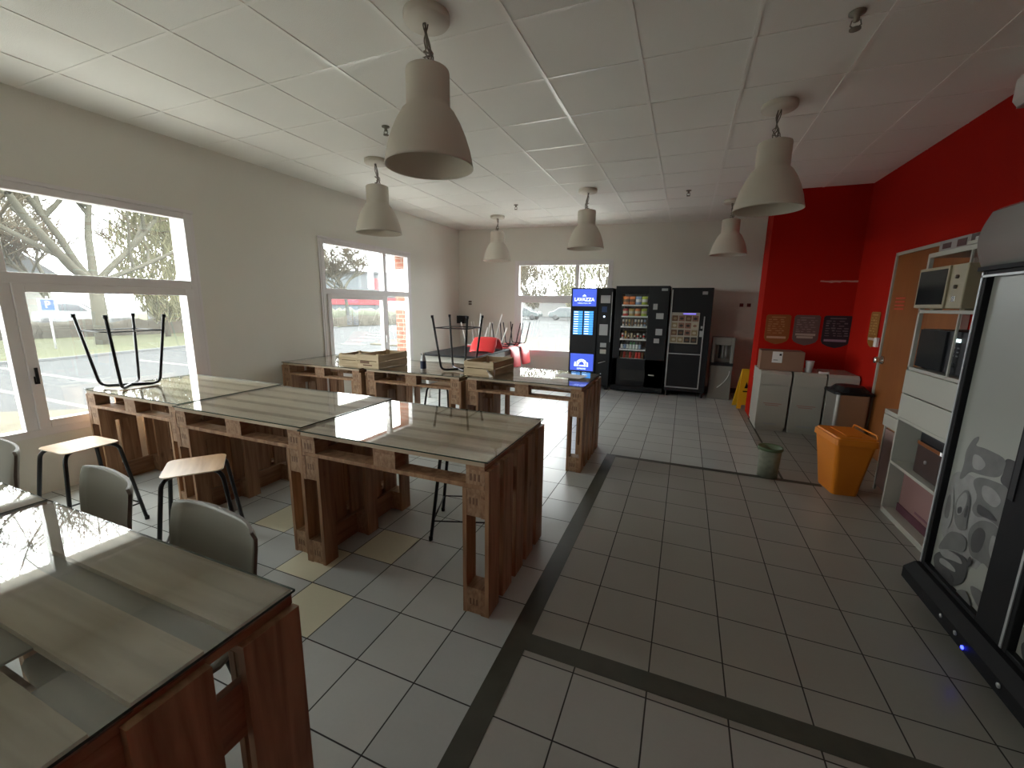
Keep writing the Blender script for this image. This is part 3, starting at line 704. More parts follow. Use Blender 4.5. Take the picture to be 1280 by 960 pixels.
# products
prnd = random.Random(9)
def bag(mats_, w_=.085, h=.13, d_=.05):
    mb = MB(); n = 7; m_ = 6; vv = []
    for s in (-1, 1):
        for i in range(n):
            for j in range(m_):
                u_, v_ = -1+2*j/(m_-1), i/(n-1); th = (1-abs(u_)**2.5)*(1-abs(2*v_-1)**4)*d_/2
                vv.append((u_*w_/2*(1-.06*math.sin(v_*math.pi)), s*th, v_*h))
    fs = []
    for s in range(2):
        for i in range(n-1):
            for j in range(m_-1):
                a = s*n*m_+i*m_+j; fs.append((a, a+1, a+m_+1, a+m_))
    mb.add(vv, fs, 0, True)
    for f_ in range(len(mb.f)):
        i = (f_ % ((n-1)*(m_-1))) // (m_-1); mb.m[f_] = 1 if i in (2, 3) else 0
    return mb
cols = dict(org=(.75, .20, .03), red=(.70, .03, .02), lime=(.45, .55, .05), blue=(.25, .35, .55), cream=(.70, .62, .45), brown=(.20, .08, .03), white=(.75, .75, .75), green=(.05, .25, .08), dark=(.03, .02, .02), gold=(.6, .4, .1))
CM = {k: mat('wrapper_' + k, v, .35) for k, v in cols.items()}
def place_row(z, specs, group, cat, name, maker, labf, x0=-.335, x1=.095, y=.12):
    cache = {}; n = len(specs)
    for i, key in enumerate(specs):
        if key is None: continue
        if key not in cache: cache[key] = maker(key); o = cache[key]
        else: o = cache[key].copy(); col.objects.link(o)
        xx = x0 + (x1-x0)*(i+.5)/n
        o.location = (-.735+xx, 7.78+y, z-.006); o.rotation_euler = (0, 0, prnd.uniform(-.15, .15)); tag(o, labf(i, key), cat, group)
ordn = ['leftmost', 'second', 'third', 'fourth', 'fifth', 'sixth', 'seventh', 'eighth']
place_row(shz[0], ['org', 'org', 'blue', 'lime'], 'crisp bags on the top shelf', 'bag', 'crisp_bag', lambda k: bag(0, .10, .145, .06).build('crisp_bag', [CM[k], CM['brown'] if k == 'org' else CM['white']]), lambda i, k: '%s crisp bag, %s from the left on the top shelf of the snack machine' % ({'org': 'orange', 'blue': 'pale blue', 'lime': 'lime green'}[k], ['first', 'second', 'third', 'fourth'][i]))
place_row(shz[1], ['red', 'gold', 'org', 'lime'], 'snack bags on the second shelf', 'bag', 'snack_bag', lambda k: bag(0, .10, .135, .06).build('snack_bag', [CM[k], CM['cream']]), lambda i, k: '%s snack bag on the second shelf of the snack machine' % {'red': 'red', 'gold': 'golden', 'org': 'orange', 'lime': 'yellow-green'}[k])
place_row(shz[2], ['white', 'cream', 'gold', 'brown', 'white', 'cream', 'white', 'blue'], 'upright bars on the third shelf', 'snack bar', 'snack_bar', lambda k: bag(0, .034, .125, .025).build('snack_bar', [CM[k], CM['brown']]), lambda i, k: '%s snack bar from the left among the third-shelf bars of the snack machine' % ordn[i])
place_row(shz[3], ['white', 'gold', 'brown', 'cream', 'dark', 'white', 'dark', 'white'], 'upright bars on the fourth shelf', 'snack bar', 'snack_bar', lambda k: bag(0, .034, .14 if k == 'gold' else .105, .025).build('snack_bar', [CM[k], CM['red' if k == 'white' else 'cream']]), lambda i, k: '%s snack bar from the left among the fourth-shelf bars of the snack machine' % ordn[i])
def bottle(k):
    mb = MB(); mb.lathe([(0, 0), (.022, 0), (.024, .01), (.024, .085), (.010, .115), (.010, .13), (0, .132)], seg=12)
    for f_ in range(len(mb.f)): mb.m[f_] = 1 if f_ // 12 == 2 else 0
    return mb.build('small_bottle', [CM['dark' if k != 'green' else 'green'], CM['white' if k != 'white' else 'blue']])
place_row(shz[4], ['dark', 'white', 'dark', 'green', 'green', 'dark', 'white', None], 'small bottles on the fifth shelf', 'bottle', 'small_bottle', bottle, lambda i, k: '%s small dark bottle from the left on the fifth shelf of the snack machine' % ordn[i])
def can(k):
    mb = MB(); mb.lathe([(0, 0), (.020, 0), (.024, .008), (.024, .10), (.019, .112), (0, .112)], seg=12)
    return mb.build('drink_can', [CM[k]])
place_row(shz[5], ['brown', 'red', 'brown', 'red', 'brown', 'red', 'red', 'brown'], 'drink cans on the lowest shelf', 'can', 'drink_can', can, lambda i, k: '%s drink can from the left on the lowest shelf of the snack machine' % ordn[i])

# meal machine (third)
hm = empty('meal_machine', (.06, 7.76, 0)); tag(hm, 'black machine with a silver edge and a grid of pictures, right of the snack machine', 'vending machine')
mb = MB(); mb.box(-.31, .34, .0, .55, .10, 1.87)
for sx_ in (-.27, .30): mb.tube([(sx_, .05, 0), (sx_, .05, .10)], .02, 8); mb.tube([(sx_, .5, 0), (sx_, .5, .10)], .02, 8)
mb.build('cabinet_body', M['blackp'], hm, bevel=.005)
mb = MB(); mb.box(-.305, -.285, -.015, 0, .16, 1.84); mb.box(.225, .243, -.015, 0, .16, 1.40); mb.box(-.285, .225, -.015, 0, .16, .178); mb.box(-.285, .225, -.015, 0, .75, .765); mb.build('silver_frame', M['silver'], hm)
pp = front_panel(hm, 'picture_panel', -.28, .16, .935, 1.46, mat('panel_beige', (.34, .32, .26), .5), 0, .006)
pm = [mat('meal_photo_%s' % n, c, .5) for n, c in (('brown', (.12, .06, .03)), ('rose', (.20, .10, .07)), ('tan', (.22, .17, .09)), ('dark', (.03, .025, .02)), ('cream', (.38, .35, .26)))]
kk = [0, 1, 0, 1, 2, 1, 1, 4, 0, 3, 1, 2, 2, 2, 3, 3]
for r_ in range(4):
    for c_ in range(4):
        mb = MB(); x0 = -.27+c_*.107; z0 = 1.315-r_*.12
        mb.box(x0, x0+.094, -.008, -.006, z0, z0+.095, 0)
        arc2 = [(x0+.047+.03*math.cos(a*.628), z0+.045+.022*math.sin(a*.628)) for a in range(10)]
        mb.prism(arc2, 0, .001, 1, Matrix.Translation((0, -.008, 0)) @ Matrix.Rotation(R(90), 4, 'X'))
        mb.build('meal_picture', [pm[kk[r_*4+c_]], pm[(kk[r_*4+c_]+2) % 5]], pp)
front_panel(hm, 'lit_heading', -.10, .10, 1.43, 1.45, mat('violet_lettering', (.1, .08, .4), .4, emit=((.2, .16, .8), .6)), -.006, .002)
front_panel(hm, 'coin_slot', .18, .225, 1.06, 1.16, M['silver'], 0, .01); front_panel(hm, 'maker_badge', .17, .25, 1.76, 1.81, M['silver'], 0, .003); front_panel(hm, 'lock_plate', .19, .22, 1.20, 1.24, M['silver'], 0, .006)
front_panel(hm, 'delivery_window', -.20, .18, .79, .90, M['dark'], 0, .003)

# water dispenser
wd = empty('water_dispenser', (.635, 7.86, 0)); tag(wd, 'grey free-standing water dispenser between the picture machine and the red wall', 'water dispenser')
dg_ = mat('dispenser_grey', (.21, .20, .175), .4)
mb = MB(); mb.box(-.17, .17, 0, .32, .0, .58); mb.box(-.17, .17, .14, .32, .58, 1.06); mb.box(-.17, -.12, 0, .14, .62, 1.06); mb.box(.12, .17, 0, .14, .62, 1.06); mb.box(-.12, .12, 0, .14, .93, 1.06); mb.build('dispenser_body', dg_, wd, bevel=.008)
mb = MB(); mb.box(-.172, .172, -.01, .14, .58, .63); mb.build('drip_tray', M['blackp'], wd)
for x_ in (-.05, .0, .05):
    mb = MB(); mb.tube([(x_, .08, .93), (x_, .08, .70)], .014, 8); mb.build('water_tap', M['silver'] if x_ > -.02 else M['blackp'], wd)
mb = MB(); pts = [(-.10+.20*math.sin(t*.16), -.004, .22+.28*(1-math.cos(t*.16))) for t in range(11)]
pts = [(.13 - .17*(1-t/10)**2, -.003, .20+.30*t/10) for t in range(11)]
mb.tube(pts, .006, 5); mb.build('curved_stripe', M['paper'], wd)

# yellow wet-floor sign leaning by the partition
ws = empty('wet_floor_sign', (.955, 7.33, 0), R(10)); tag(ws, 'yellow folding floor sign standing beside the end of the red partition', 'sign')
for s in (-1, 1):
    mb = MB(); Ms = Matrix.Translation((0, 0, .62)) @ Matrix.Rotation(s*R(11), 4, 'X') @ Matrix.Rotation(R(90), 4, 'X')
    mb.prism([(-.13, -.62), (-.07, -.62), (-.06, -.56), (.06, -.56), (.07, -.62), (.13, -.62), (.07, 0), (-.07, 0)], -.008, .008, 0, Ms)
    f_ = mb.build('sign_leaf', M['yellow'], ws)
    mb = MB(); mb.prism([(-.05, -.36), (.05, -.36), (.05, -.34), (-.05, -.34)], -.0095, .0095, 0, Ms); mb.prism([(-.03, -.30), (.03, -.30), (0, -.2)], -.0095, .0095, 0, Ms); mb.build('sign_symbol', M['blackp'], f_)

# ------------------------------------------------------------------ sorting corner
def sort_bin(x, w_, lab, slot=True):
    root = empty('recycling_bin', (x, 6.05, 0)); tag(root, lab, 'recycling bin', 'white recycling bins')
    mb = MB(); mb.box(-w_/2, w_/2, .012, .55, .05, .60); mb.box(-w_/2+.01, w_/2-.01, .03, .53, 0, .05); mb.build('bin_body', M['whitel'], root, bevel=.004)
    mb = MB(); mb.prism([(0, .60), (.56, .60), (.56, .775), (.03, .775), (-.006, .74), (-.006, .60)], -w_/2-.002, w_/2+.002, 0, Matrix(((0, 0, 1, 0), (1, 0, 0, 0), (0, 1, 0, 0), (0, 0, 0, 1)))); mb.build('bin_lid', M['whitel'], root, bevel=.004)
    mb = MB(); mb.box(-.07, .07, .004, .012, .085, .105); mb.build('grip_slot', M['silver'], root)
    mb = MB()
    for k, (a, b_) in enumerate(((-.10, .10), (-.08, .07))): mb.box(a, b_, .0105, .012, .355-k*.022, .365-k*.022)
    mb.build('faded_print', mat('faded_red_print', (.42, .24, .20), .6), root)
sort_bin(1.115, .335, 'white recycling bin at the left end, below the orange poster')
sort_bin(1.475, .335, 'white recycling bin in the middle, beside the cardboard box')
sort_bin(1.815, .30, 'pale recycling bin at the right end, half behind the steel can')
cb = empty('cardboard_box', (1.18, 6.30, .776), R(-3)); tag(cb, 'closed brown cardboard box with a white label on the white bins', 'box')
mb = MB(); mb.box(-.235, .235, -.16, .16, 0, .245); mb.build('box_walls', M['card'], cb, bevel=.003)
mb = MB(); mb.box(-.11, .0, -.1615, -.160, .10, .24); mb.build('white_label', M['paper'], cb)
mb = MB(); mb.box(-.235, .235, -.025, .025, .245, .2456); mb.build('packing_tape', M['greybrown'], cb)
mb = MB(); mb.box(-.035, -.01, -.1622, -.1615, .19, .215); mb.build('label_stamp', M['blackp'], cb)
mb = MB(); mb.box(-.095, -.045, -.1622, -.1615, .13, .137); mb.build('label_line', M['blackp'], cb)
mb = MB(); mb.lathe([(0, 0), (.034, 0), (.047, .14), (.050, .142), (.046, .14), (.032, .006), (0, .006)], seg=20); tag(mb.build('paper_cup', M['paper'], loc=(1.475, 6.17, .776)), 'white tapering cup right of the cardboard box', 'cup')
mb = MB(); mb.rbox(-.05, .05, -.03, .03, 0, .02, .01); tag(mb.build('folded_napkin', M['paper'], loc=(1.62, 6.12, .776)), 'small white folded napkin right of the cup on the bins', 'napkin')

# steel pedal bin with black lid
tc_ = empty('trash_can', (1.765, 5.70, 0), R(4)); tag(tc_, 'brushed steel waste bin with a black lid, behind the orange bin', 'trash can')
mb = MB(); mb.rbox(-.155, .155, -.16, .16, .02, .63, .035, n=5); mb.build('can_body', M['steel'], tc_)
mb = MB(); mb.rbox(-.185, .185, -.19, .19, .63, .66, .06, n=5); mb.prism([(.185*math.cos(a*.314), .19*math.sin(a*.314)) for a in range(20)], .66, .715, top=.72); mb.build('can_lid', M['blackp'], tc_, bevel=.004)
mb = MB(); mb.rbox(-.16, .16, -.165, .165, 0, .02, .035); mb.build('can_base', M['blackp'], tc_)
# orange tapering bin with swing lid
ob = empty('swing_bin', (1.355, 4.28, 0), R(8)); ob.scale = (.93, .93, .97); tag(ob, 'orange tapering plastic bin with a raised lid, on the floor by the shelf unit', 'trash can')
def frustum(mb, a, b, z0, c, d_, z1, mi=0, r=.03):
    def rr(w_, h_):
        out = []
        for cx, cy_, a0 in ((w_-r, h_-r, 0), (-w_+r, h_-r, 90), (-w_+r, -h_+r, 180), (w_-r, -h_+r, 270)):
            for k in range(4): t = R(a0+30*k); out.append((cx+r*math.cos(t), cy_+r*math.sin(t)))
        return out
    p0, p1 = rr(a, b), rr(c, d_); n = len(p0)
    mb.add([(x, y, z0) for x, y in p0] + [(x, y, z1) for x, y in p1], [tuple(range(n-1, -1, -1)), tuple(range(n, 2*n))] + [(i, (i+1) % n, n+(i+1) % n, n+i) for i in range(n)], mi)
mb = MB(); frustum(mb, .10, .155, 0, .155, .215, .475); mb.build('bin_body', M['orange'], ob, bevel=.003)
mb = MB(); frustum(mb, .168, .228, .465, .165, .225, .52); mb.build('bin_rim', M['orange'], ob, bevel=.003)
mb = MB(); frustum(mb, .155, .215, .52, .15, .21, .535); mb.tube(fillet([(.148, -.20, .53), (.15, -.19, .565), (.15, .19, .565), (.148, .20, .53)], .02), .008, 8); mb.box(-.06, .06, -.15, .15, .535, .541)
mb.build('swing_lid', M['orange'], ob, bevel=.002)
# small round basket
wb = empty('waste_basket', (.835, 4.36, 0)); tag(wb, 'small round pale green waste basket standing on the floor of the aisle', 'trash can')
mb = MB(); mb.lathe([(0, 0), (.083, 0), (.094, .27), (.089, .27), (.079, .006), (0, .006)], seg=28); mb.build('basket_body', mat('basket_pale_green', (.22, .235, .18), .6, noise=(22, .5)), wb)
mb = MB(); mb.lathe([(.090, .262), (.103, .262), (.105, .275), (.100, .29), (.090, .285), (.090, .262)], seg=28); mb.build('basket_rim', mat('basket_rim_green', (.10, .15, .07), .5), wb)
mb = MB(); mb.lathe([(.09, .28), (.06, .25), (.02, .235), (0, .24)], seg=14); mb.build('bin_liner', mat('liner', (.15, .2, .12), .4), wb)

# posters
def poster(name, M_, w_, h, c, label, light, nlines=7, foot=1):
    """shield: straight top, rounded shoulders, pointed round bottom; M_ maps (x, z-up as y, outwards)"""
    root = empty(name); root.matrix_world = M_; tag(root, label, 'poster')
    pts = [(-w_/2, h*.22), (-w_/2+.02, h*.12), (-w_*.25, .02), (0, 0), (w_*.25, .02), (w_/2-.02, h*.12), (w_/2, h*.22), (w_/2, h-.02), (w_/2-.02, h), (-w_/2+.02, h), (-w_/2, h-.02)]
    mb = MB(); mb.prism(pts, 0, .004); mb.build('poster_board', c, root)
    mb = MB(); rn = random.Random(len(label))
    mb.box(-w_*.28, w_*.28, h*.90, h*.93, .004, .0048)
    for k in range(nlines):
        z = h*.82 - k*h*.075; x = -w_*.4
        while x < w_*.3:
            l = rn.uniform(.02, .06); mb.box(x, min(x+l, w_*.42), z, z+h*.025*rn.uniform(.6, 1.6), .004, .0048); x += l + rn.uniform(.012, .05)
    mb.build('poster_print', light[0], root)
    mb = MB()
    for k in range(foot): mb.box(-w_*(.40-.06*k), w_*(.38-.08*k), h*(.20-.0-.09*k)+(.05 if foot > 1 else 0), h*(.27-.09*k)+(.05 if foot > 1 else 0), .004, .005)
    mb.build('poster_footer', light[1], root)
Mp = lambda x, z: Matrix.Translation((x, 6.679, z)) @ Matrix.Rotation(R(90), 4, 'X')
po, pg, pd = mat('poster_orange', (.26, .075, .014), .5), mat('poster_grey_brown', (.13, .078, .07), .5), mat('poster_dark', (.022, .018, .025), .5)
poster('wall_poster', Mp(1.17, 1.07), .29, .40, po, 'orange shield-shaped sorting poster, leftmost of three on the red partition', (mat('print_orange', (.42, .20, .09), .6), mat('print_pale', (.55, .32, .22), .6)))
poster('wall_poster', Mp(1.50, 1.07), .29, .40, pg, 'grey shield-shaped sorting poster, middle of three on the red partition', (mat('print_grey', (.26, .18, .17), .6), mat('print_cream', (.42, .34, .28), .6)), foot=2)
poster('wall_poster', Mp(1.835, 1.05), .31, .42, pd, 'dark shield-shaped sorting poster, rightmost of three on the red partition', (mat('print_dark', (.16, .14, .15), .6), mat('print_mauve', (.30, .20, .26), .6)))
Mq = Matrix.Translation((1.985, 5.97, 1.13)) @ Matrix.Rotation(R(-90), 4, 'Z') @ Matrix.Rotation(R(90), 4, 'X')
poster('wall_poster', Mq, .25, .40, mat('poster_ochre', (.28, .115, .016), .5), 'narrow ochre poster on the red side wall beside the brown door', (mat('print_ochre', (.50, .30, .12), .6), mat('print_white', (.55, .45, .4), .6)))
mb = MB(); mb.rbox(-.035, .035, -.03, .0, -.05, .05, .006); tag(mb.build('wall_thermostat', M['paper'], loc=(1.985, 5.80, 1.20), rz=R(-90)), 'small white box on the red side wall beside the door', 'switch')
# torn white scuff of paint on the partition
mb = MB(); rn = random.Random(2); top = [(x, .006+.004*rn.random()) for x in [i*.03 for i in range(15)]]; bot = [(x, -.006-.022*math.sin(math.pi*x/.45)*rn.random()) for x in [i*.03 for i in range(14, -1, -1)]]
mb.prism(bot[::-1] + top[::-1], 0, .002, 0, Matrix.Translation((1.58, 6.679, 1.905)) @ Matrix.Rotation(R(90), 4, 'X')); o = mb.build('paint_scuff', mat('bare_plaster', (.55, .30, .25), .8)); tag(o, 'long pale horizontal scar on the red partition above the dark poster', 'wall mark')

# ------------------------------------------------------------------ white desk and tall shelf unit on the right
ds = empty('side_cabinet', (1.83, 4.30, 0)); tag(ds, 'low white cabinet between the orange bin and the tall shelf unit', 'cabinet')
mb = MB(); mb.box(-.18, .15, -.18, .14, .69, .725); mb.box(-.17, -.155, .11, .13, .0, .69); mb.box(.11, .145, -.17, .13, .0, .69); mb.box(-.17, .145, -.17, -.155, 0, .69); mb.build('cabinet_body', M['whitel'], ds)
mb = MB(); mb.box(-.185, -.17, -.17, .13, .585, .685); mb.build('drawer', M['whitel'], ds, bevel=.003)
mb = MB(); mb.box(-.165, -.155, -.155, .11, .05, .56); mb.build('cabinet_door', mat('mauve_board', (.26, .17, .15), .6), ds)
su = empty('shelf_unit', (1.77, 3.25, 0)); tag(su, 'tall white shelf unit with two drawers and ovens, left of the big fridge', 'shelf')
mb = MB(); d0, d1 = -.22, .20; y0, y1 = -.43, .70; mid = .19
mb.box(d0, d1, y1-.02, y1, 0, .98); mb.box(d0, d1, y0, y0+.02, 0, .98)
for yy in (y1-.025, mid, y0):
    for xx in (d0, d1-.025): mb.box(xx, xx+(.025 if yy != mid else .012), yy, yy+(.025 if yy != mid else .013), .98, 1.92)
for z in (.02, .40, .745, 1.125, 1.535, 1.915):
    mb.box(d0, d1, y0, y1, z, z+.022 if z < 1.9 else z+.03)
mb.box(d0, d1, y0, y1, .0, .02); mb.box(d1-.01, d1, y0+.02, y1-.02, .04, .75); mb.box(d0, d0+.02, mid, mid+.02, .42, .745) if False else None
mb.build('shelf_frame', M['whitel'], su, bevel=.002)
for z0, z1 in ((.77, .945), (.952, 1.122)):
    mb = MB(); mb.box(d0-.006, d0+.012, y0+.01, y1-.005, z0, z1); mb.build('drawer_front', M['whitel'], su, bevel=.003)
# ovens
mw = empty('microwave', (1.50, 3.60, 1.5575)); tag(mw, 'beige microwave oven with a dark door on the upper shelf', 'microwave')
mwb = mat('microwave_beige', (.34, .295, .195), .45)
mb = MB(); mb.rbox(0, .36, -.26, .27, .01, .275, .008); mb.box(.05, .1, -.2, -.15, 0, .01); mb.box(.05, .1, .15, .2, 0, .01); mb.box(.25, .3, -.2, -.15, 0, .01); mb.box(.25, .3, .15, .2, 0, .01); mb.build('oven_case', mwb, mw, bevel=.004)
mb = MB(); mb.box(-.012, 0, -.10, .265, .012, .273); mb.build('oven_door', mwb, mw, bevel=.003)
mb = MB(); mb.box(-.014, -.011, -.085, .245, .035, .255); mb.build('oven_window', mat('dark_glass', (.012, .013, .014), .12), mw)
for z, r_ in ((.20, .012), (.14, .012)):
    mb = MB(); mb.lathe([(0, 0), (r_, 0), (r_*.9, .012), (0, .012)], seg=16, M=Matrix.Translation((0, -.18, z)) @ Matrix.Rotation(R(-90), 4, 'Y')); mb.build('oven_knob', M['greybrown'], mw)
mb = MB(); mb.box(-.006, 0, -.20, -.16, .05, .085); mb.build('open_key', M['chrome'], mw, bevel=.002)
m2 = empty('black_microwave', (1.575, 3.62, 1.1475)); tag(m2, 'black microwave oven with a lit display on the shelf above the drawers', 'microwave')
mb = MB(); mb.rbox(0, .34, -.30, .27, .01, .28, .006); mb.box(.02, .3, -.28, -.2, 0, .01); mb.box(.02, .3, .18, .25, 0, .01); mb.build('oven_case', M['blackp'], m2, bevel=.003)
mb = MB(); mb.box(-.012, 0, -.06, .268, .015, .275); mb.build('oven_door', mat('dark_glass_door', (.02, .021, .022), .15), m2)
mb = MB(); mb.box(-.004, 0, -.20, -.14, .215, .235); mb.build('lit_display', mat('display_lit', (.5, .6, .6), .4, emit=((.7, .9, .9), 1.2)), m2)
mb = MB()
for k in range(3):
    for q in range(2): mb.box(-.002, 0, -.20+q*.045, -.18+q*.045, .175-k*.025, .183-k*.025)
mb.build('key_marks', M['silver'], m2)
mb = MB(); mb.lathe([(0, 0), (.014, 0), (.012, .014), (0, .014)], seg=16, M=Matrix.Translation((0, -.16, .07)) @ Matrix.Rotation(R(-90), 4, 'Y')); mb.build('oven_knob', M['silver'], m2)
# fryer on the low shelf
fr_ = empty('deep_fryer', (1.74, 3.58, .422)); fr_.scale = (1, 1.05, 1.1); tag(fr_, 'dark fryer with a silver band on the open shelf below the drawers', 'fryer')
mb = MB(); mb.rbox(-.14, .14, -.19, .17, .0, .19, .05, n=5); mb.build('fryer_body', mat('dark_brown_plastic', (.045, .028, .024), .4), fr_, bevel=.006)
mb = MB(); mb.rbox(-.146, .146, -.195, .175, .19, .212, .05, n=5); mb.build('silver_band', M['chrome'], fr_)
mb = MB(); mb.rbox(-.135, .135, -.185, .165, .212, .27, .05, n=5); mb.build('fryer_lid', M['blackp'], fr_, bevel=.01)
mb = MB(); mb.lathe([(0, 0), (.012, 0), (.012, .006), (0, .006)], seg=12, M=Matrix.Translation((-.14, .0, .10)) @ Matrix.Rotation(R(-90), 4, 'Y')); mb.build('fryer_knob', M['silver'], fr_)
sb_ = empty('storage_box', (1.78, 3.45, .042)); tag(sb_, 'mauve storage box on the bottom shelf of the tall unit', 'box')
mv = mat('mauve_cardboard', (.27, .15, .14), .7); mb = MB(); mb.box(-.15, .15, -.32, .44, 0, .30); mb.build('box_walls', mv, sb_, bevel=.002)
mb = MB(); mb.box(-.156, .156, -.326, .446, .0, .06); mb.build('box_base_band', mat('plum_band', (.10, .03, .045), .6), sb_)
mb = MB(); mb.box(-.152, -.15, -.12, .20, .085, .10); mb.build('box_print', mat('plum_print', (.16, .06, .08), .6), sb_)
# things on top of the unit
tb = empty('appliance_carton', (1.70, 3.72, 1.945)); tag(tb, 'flat grey printed carton on top of the tall shelf unit', 'box')
mb = MB(); mb.box(-.12, .15, -.17, .18, 0, .075); mb.build('box_walls', mat('grey_carton', (.34, .31, .30), .7), tb); mb = MB(); mb.box(-.1215, -.12, -.13, -.03, .015, .06); mb.box(-.1215, -.12, .04, .14, .02, .055); mb.build('box_print', mat('carton_print', (.10, .04, .04), .6), tb)
for k in range(3):
    mb = MB(); mb.box(-.16, .14, -.22, .22, 0, .022); o = mb.build('food_tray', M['whitel'] if k != 1 else M['silver'], loc=(1.70+.01*k, 3.26-.03*k, 1.945+k*.0235), rz=R(2-3*k), bevel=.004)
    tag(o, ['lowest', 'middle', 'topmost'][k] + ' of the flat trays stacked on the shelf unit, next to the fridge', 'tray', 'flat trays on the shelf unit')

# ------------------------------------------------------------------ glass-door merchandiser fridge
fg = empty('display_fridge', (1.32, 2.08, 0)); tag(fg, 'big black two-door fridge with black and white pictures on its doors', 'fridge')
D1 = .66
blk = mat('fridge_black', (.007, .007, .008), .6, spec=.2)
mb = MB(); mb.box(.03, D1, -.64, .68, .12, 2.02); mb.build('fridge_cabinet', blk, fg, bevel=.006)
mb = MB(); pr_ = [(0.03, .06), (-.05, .07), (-.085, .10), (-.085, .16), (-.04, .20), (.03, .215)]
MY = Matrix(((1, 0, 0, 0), (0, 0, 1, 0), (0, 1, 0, 0), (0, 0, 0, 1)))
mb.prism([(x+.0, z) for x, z in pr_] + [(D1-.05, .215), (D1-.05, .06)], -.64, .70, 0, MY); mb.build('base_grille', blk, fg, bevel=.01)
for y_ in (.62, .05, -.56):
    for x_ in (.02, D1-.12):
        mb = MB(); mb.lathe([(0, -.015), (.03, -.015), (.03, .015), (0, .015)], seg=16, M=Matrix.Translation((x_, y_, .03)) @ Matrix.Rotation(R(90), 4, 'X')); mb.box(x_-.015, x_+.015, y_-.022, y_+.022, .03, .075); mb.build('castor', M['blackp'], fg)
mb = MB(); hp = [(.03, 1.76), (-.03, 1.762)] + [(-.03-.032*math.sin(math.pi*t/14), 1.762+.25*t/14) for t in range(1, 14)] + [(-.03, 2.012), (.0, 2.03), (.06, 2.035)]
mb.prism(hp + [(.10, 2.03), (.10, 1.76)], -.64, .69, 0, MY, smooth=True); mb.build('curved_header', mat('grey_gloss_header', (.42, .43, .41), .15, metal=.25), fg)
mb = MB(); mb.prism([(-.041, 1.742), (-.041, 1.76), (.04, 1.76), (.04, 1.742)], -.64, .69, 0, MY); mb.build('header_trim', blk, fg)
pic = [mat('print_pale_grey', (.26, .265, .235), .35), mat('print_mid_grey', (.105, .105, .10), .4, noise=(14, .45)), mat('print_dark_grey', (.03, .03, .03), .4, noise=(14, .45)), mat('print_light_grey', (.22, .22, .21), .4, noise=(14, .45)), mat('print_near_black', (.016, .016, .017), .4)]
polys = [
 ([(2.69,.74),(2.60,.80),(2.21,.80),(2.21,.45),(2.40,.40),(2.68,.42)], 3),
 ([(2.346,.951),(2.251,.953),(2.195,.986),(2.20,.80),(2.20,.769),(2.278,.825),(2.347,.842),(2.332,.893)], 2),
 ([(2.599,.895),(2.568,.964),(2.531,.99),(2.53,.966),(2.543,.938),(2.48,.948),(2.332,.947),(2.335,.883),(2.362,.849),(2.465,.824),(2.538,.815),(2.575,.761),(2.604,.749),(2.59,.826)], 1),
 ([(2.545,.90),(2.49,.905),(2.44,.88),(2.47,.84),(2.53,.835)], 3),
 ([(2.509,.777),(2.463,.819),(2.308,.839),(2.278,.825),(2.205,.769),(2.205,.705),(2.21,.66),(2.27,.657),(2.366,.665),(2.427,.634),(2.472,.653),(2.445,.725)], 1),
 ([(2.44,.79),(2.36,.80),(2.30,.77),(2.33,.72),(2.42,.73)], 3), ([(2.44,.70),(2.36,.70),(2.29,.68),(2.34,.665),(2.43,.65)], 2),
 ([(2.461,.557),(2.399,.638),(2.311,.664),(2.215,.639),(2.21,.588),(2.228,.534),(2.249,.445),(2.338,.466),(2.415,.45)], 1),
 ([(2.43,.55),(2.39,.61),(2.34,.60),(2.35,.50),(2.41,.47)], 2), ([(2.31,.62),(2.25,.60),(2.235,.56),(2.27,.50),(2.31,.54)], 3),
 ([(2.668,.659),(2.647,.70),(2.617,.691),(2.584,.578),(2.587,.491),(2.656,.477),(2.676,.533)], 3), ([(2.65,.64),(2.63,.66),(2.61,.60),(2.61,.53),(2.65,.53)], 1),
 ([(2.59,.64),(2.527,.739),(2.478,.69),(2.474,.571),(2.461,.557),(2.512,.52),(2.564,.546)], 1),
 ([(2.575,.65),(2.53,.72),(2.50,.69),(2.52,.60),(2.56,.58)], 3), ([(2.56,.62),(2.53,.64),(2.52,.61),(2.55,.59)], 2), ([(2.50,.66),(2.485,.66),(2.485,.60),(2.505,.60)], 2),
 ([(2.584,.481),(2.51,.515),(2.445,.514),(2.437,.447),(2.554,.40),(2.646,.347)], 1),
 ([(2.66,.314),(2.554,.40),(2.447,.431),(2.405,.425),(2.394,.329),(2.464,.251),(2.559,.22),(2.63,.254)], 2),
 ([(2.63,.36),(2.54,.40),(2.46,.41),(2.43,.39),(2.50,.37),(2.58,.34)], 3), ([(2.60,.33),(2.53,.345),(2.47,.34),(2.47,.325),(2.54,.31),(2.60,.30)], 3), ([(2.57,.29),(2.51,.31),(2.46,.29),(2.48,.26),(2.55,.25)], 4),
 ([(2.339,.426),(2.315,.48),(2.205,.457),(2.205,.413),(2.265,.377),(2.372,.354)], 0), ([(2.36,.34),(2.26,.36),(2.21,.33),(2.25,.27),(2.33,.30)], 1), ([(2.45,.24),(2.38,.30),(2.33,.27),(2.30,.21),(2.42,.21)], 1),
 ([(2.40,.46),(2.375,.44),(2.39,.40),(2.41,.41)], 4),
]
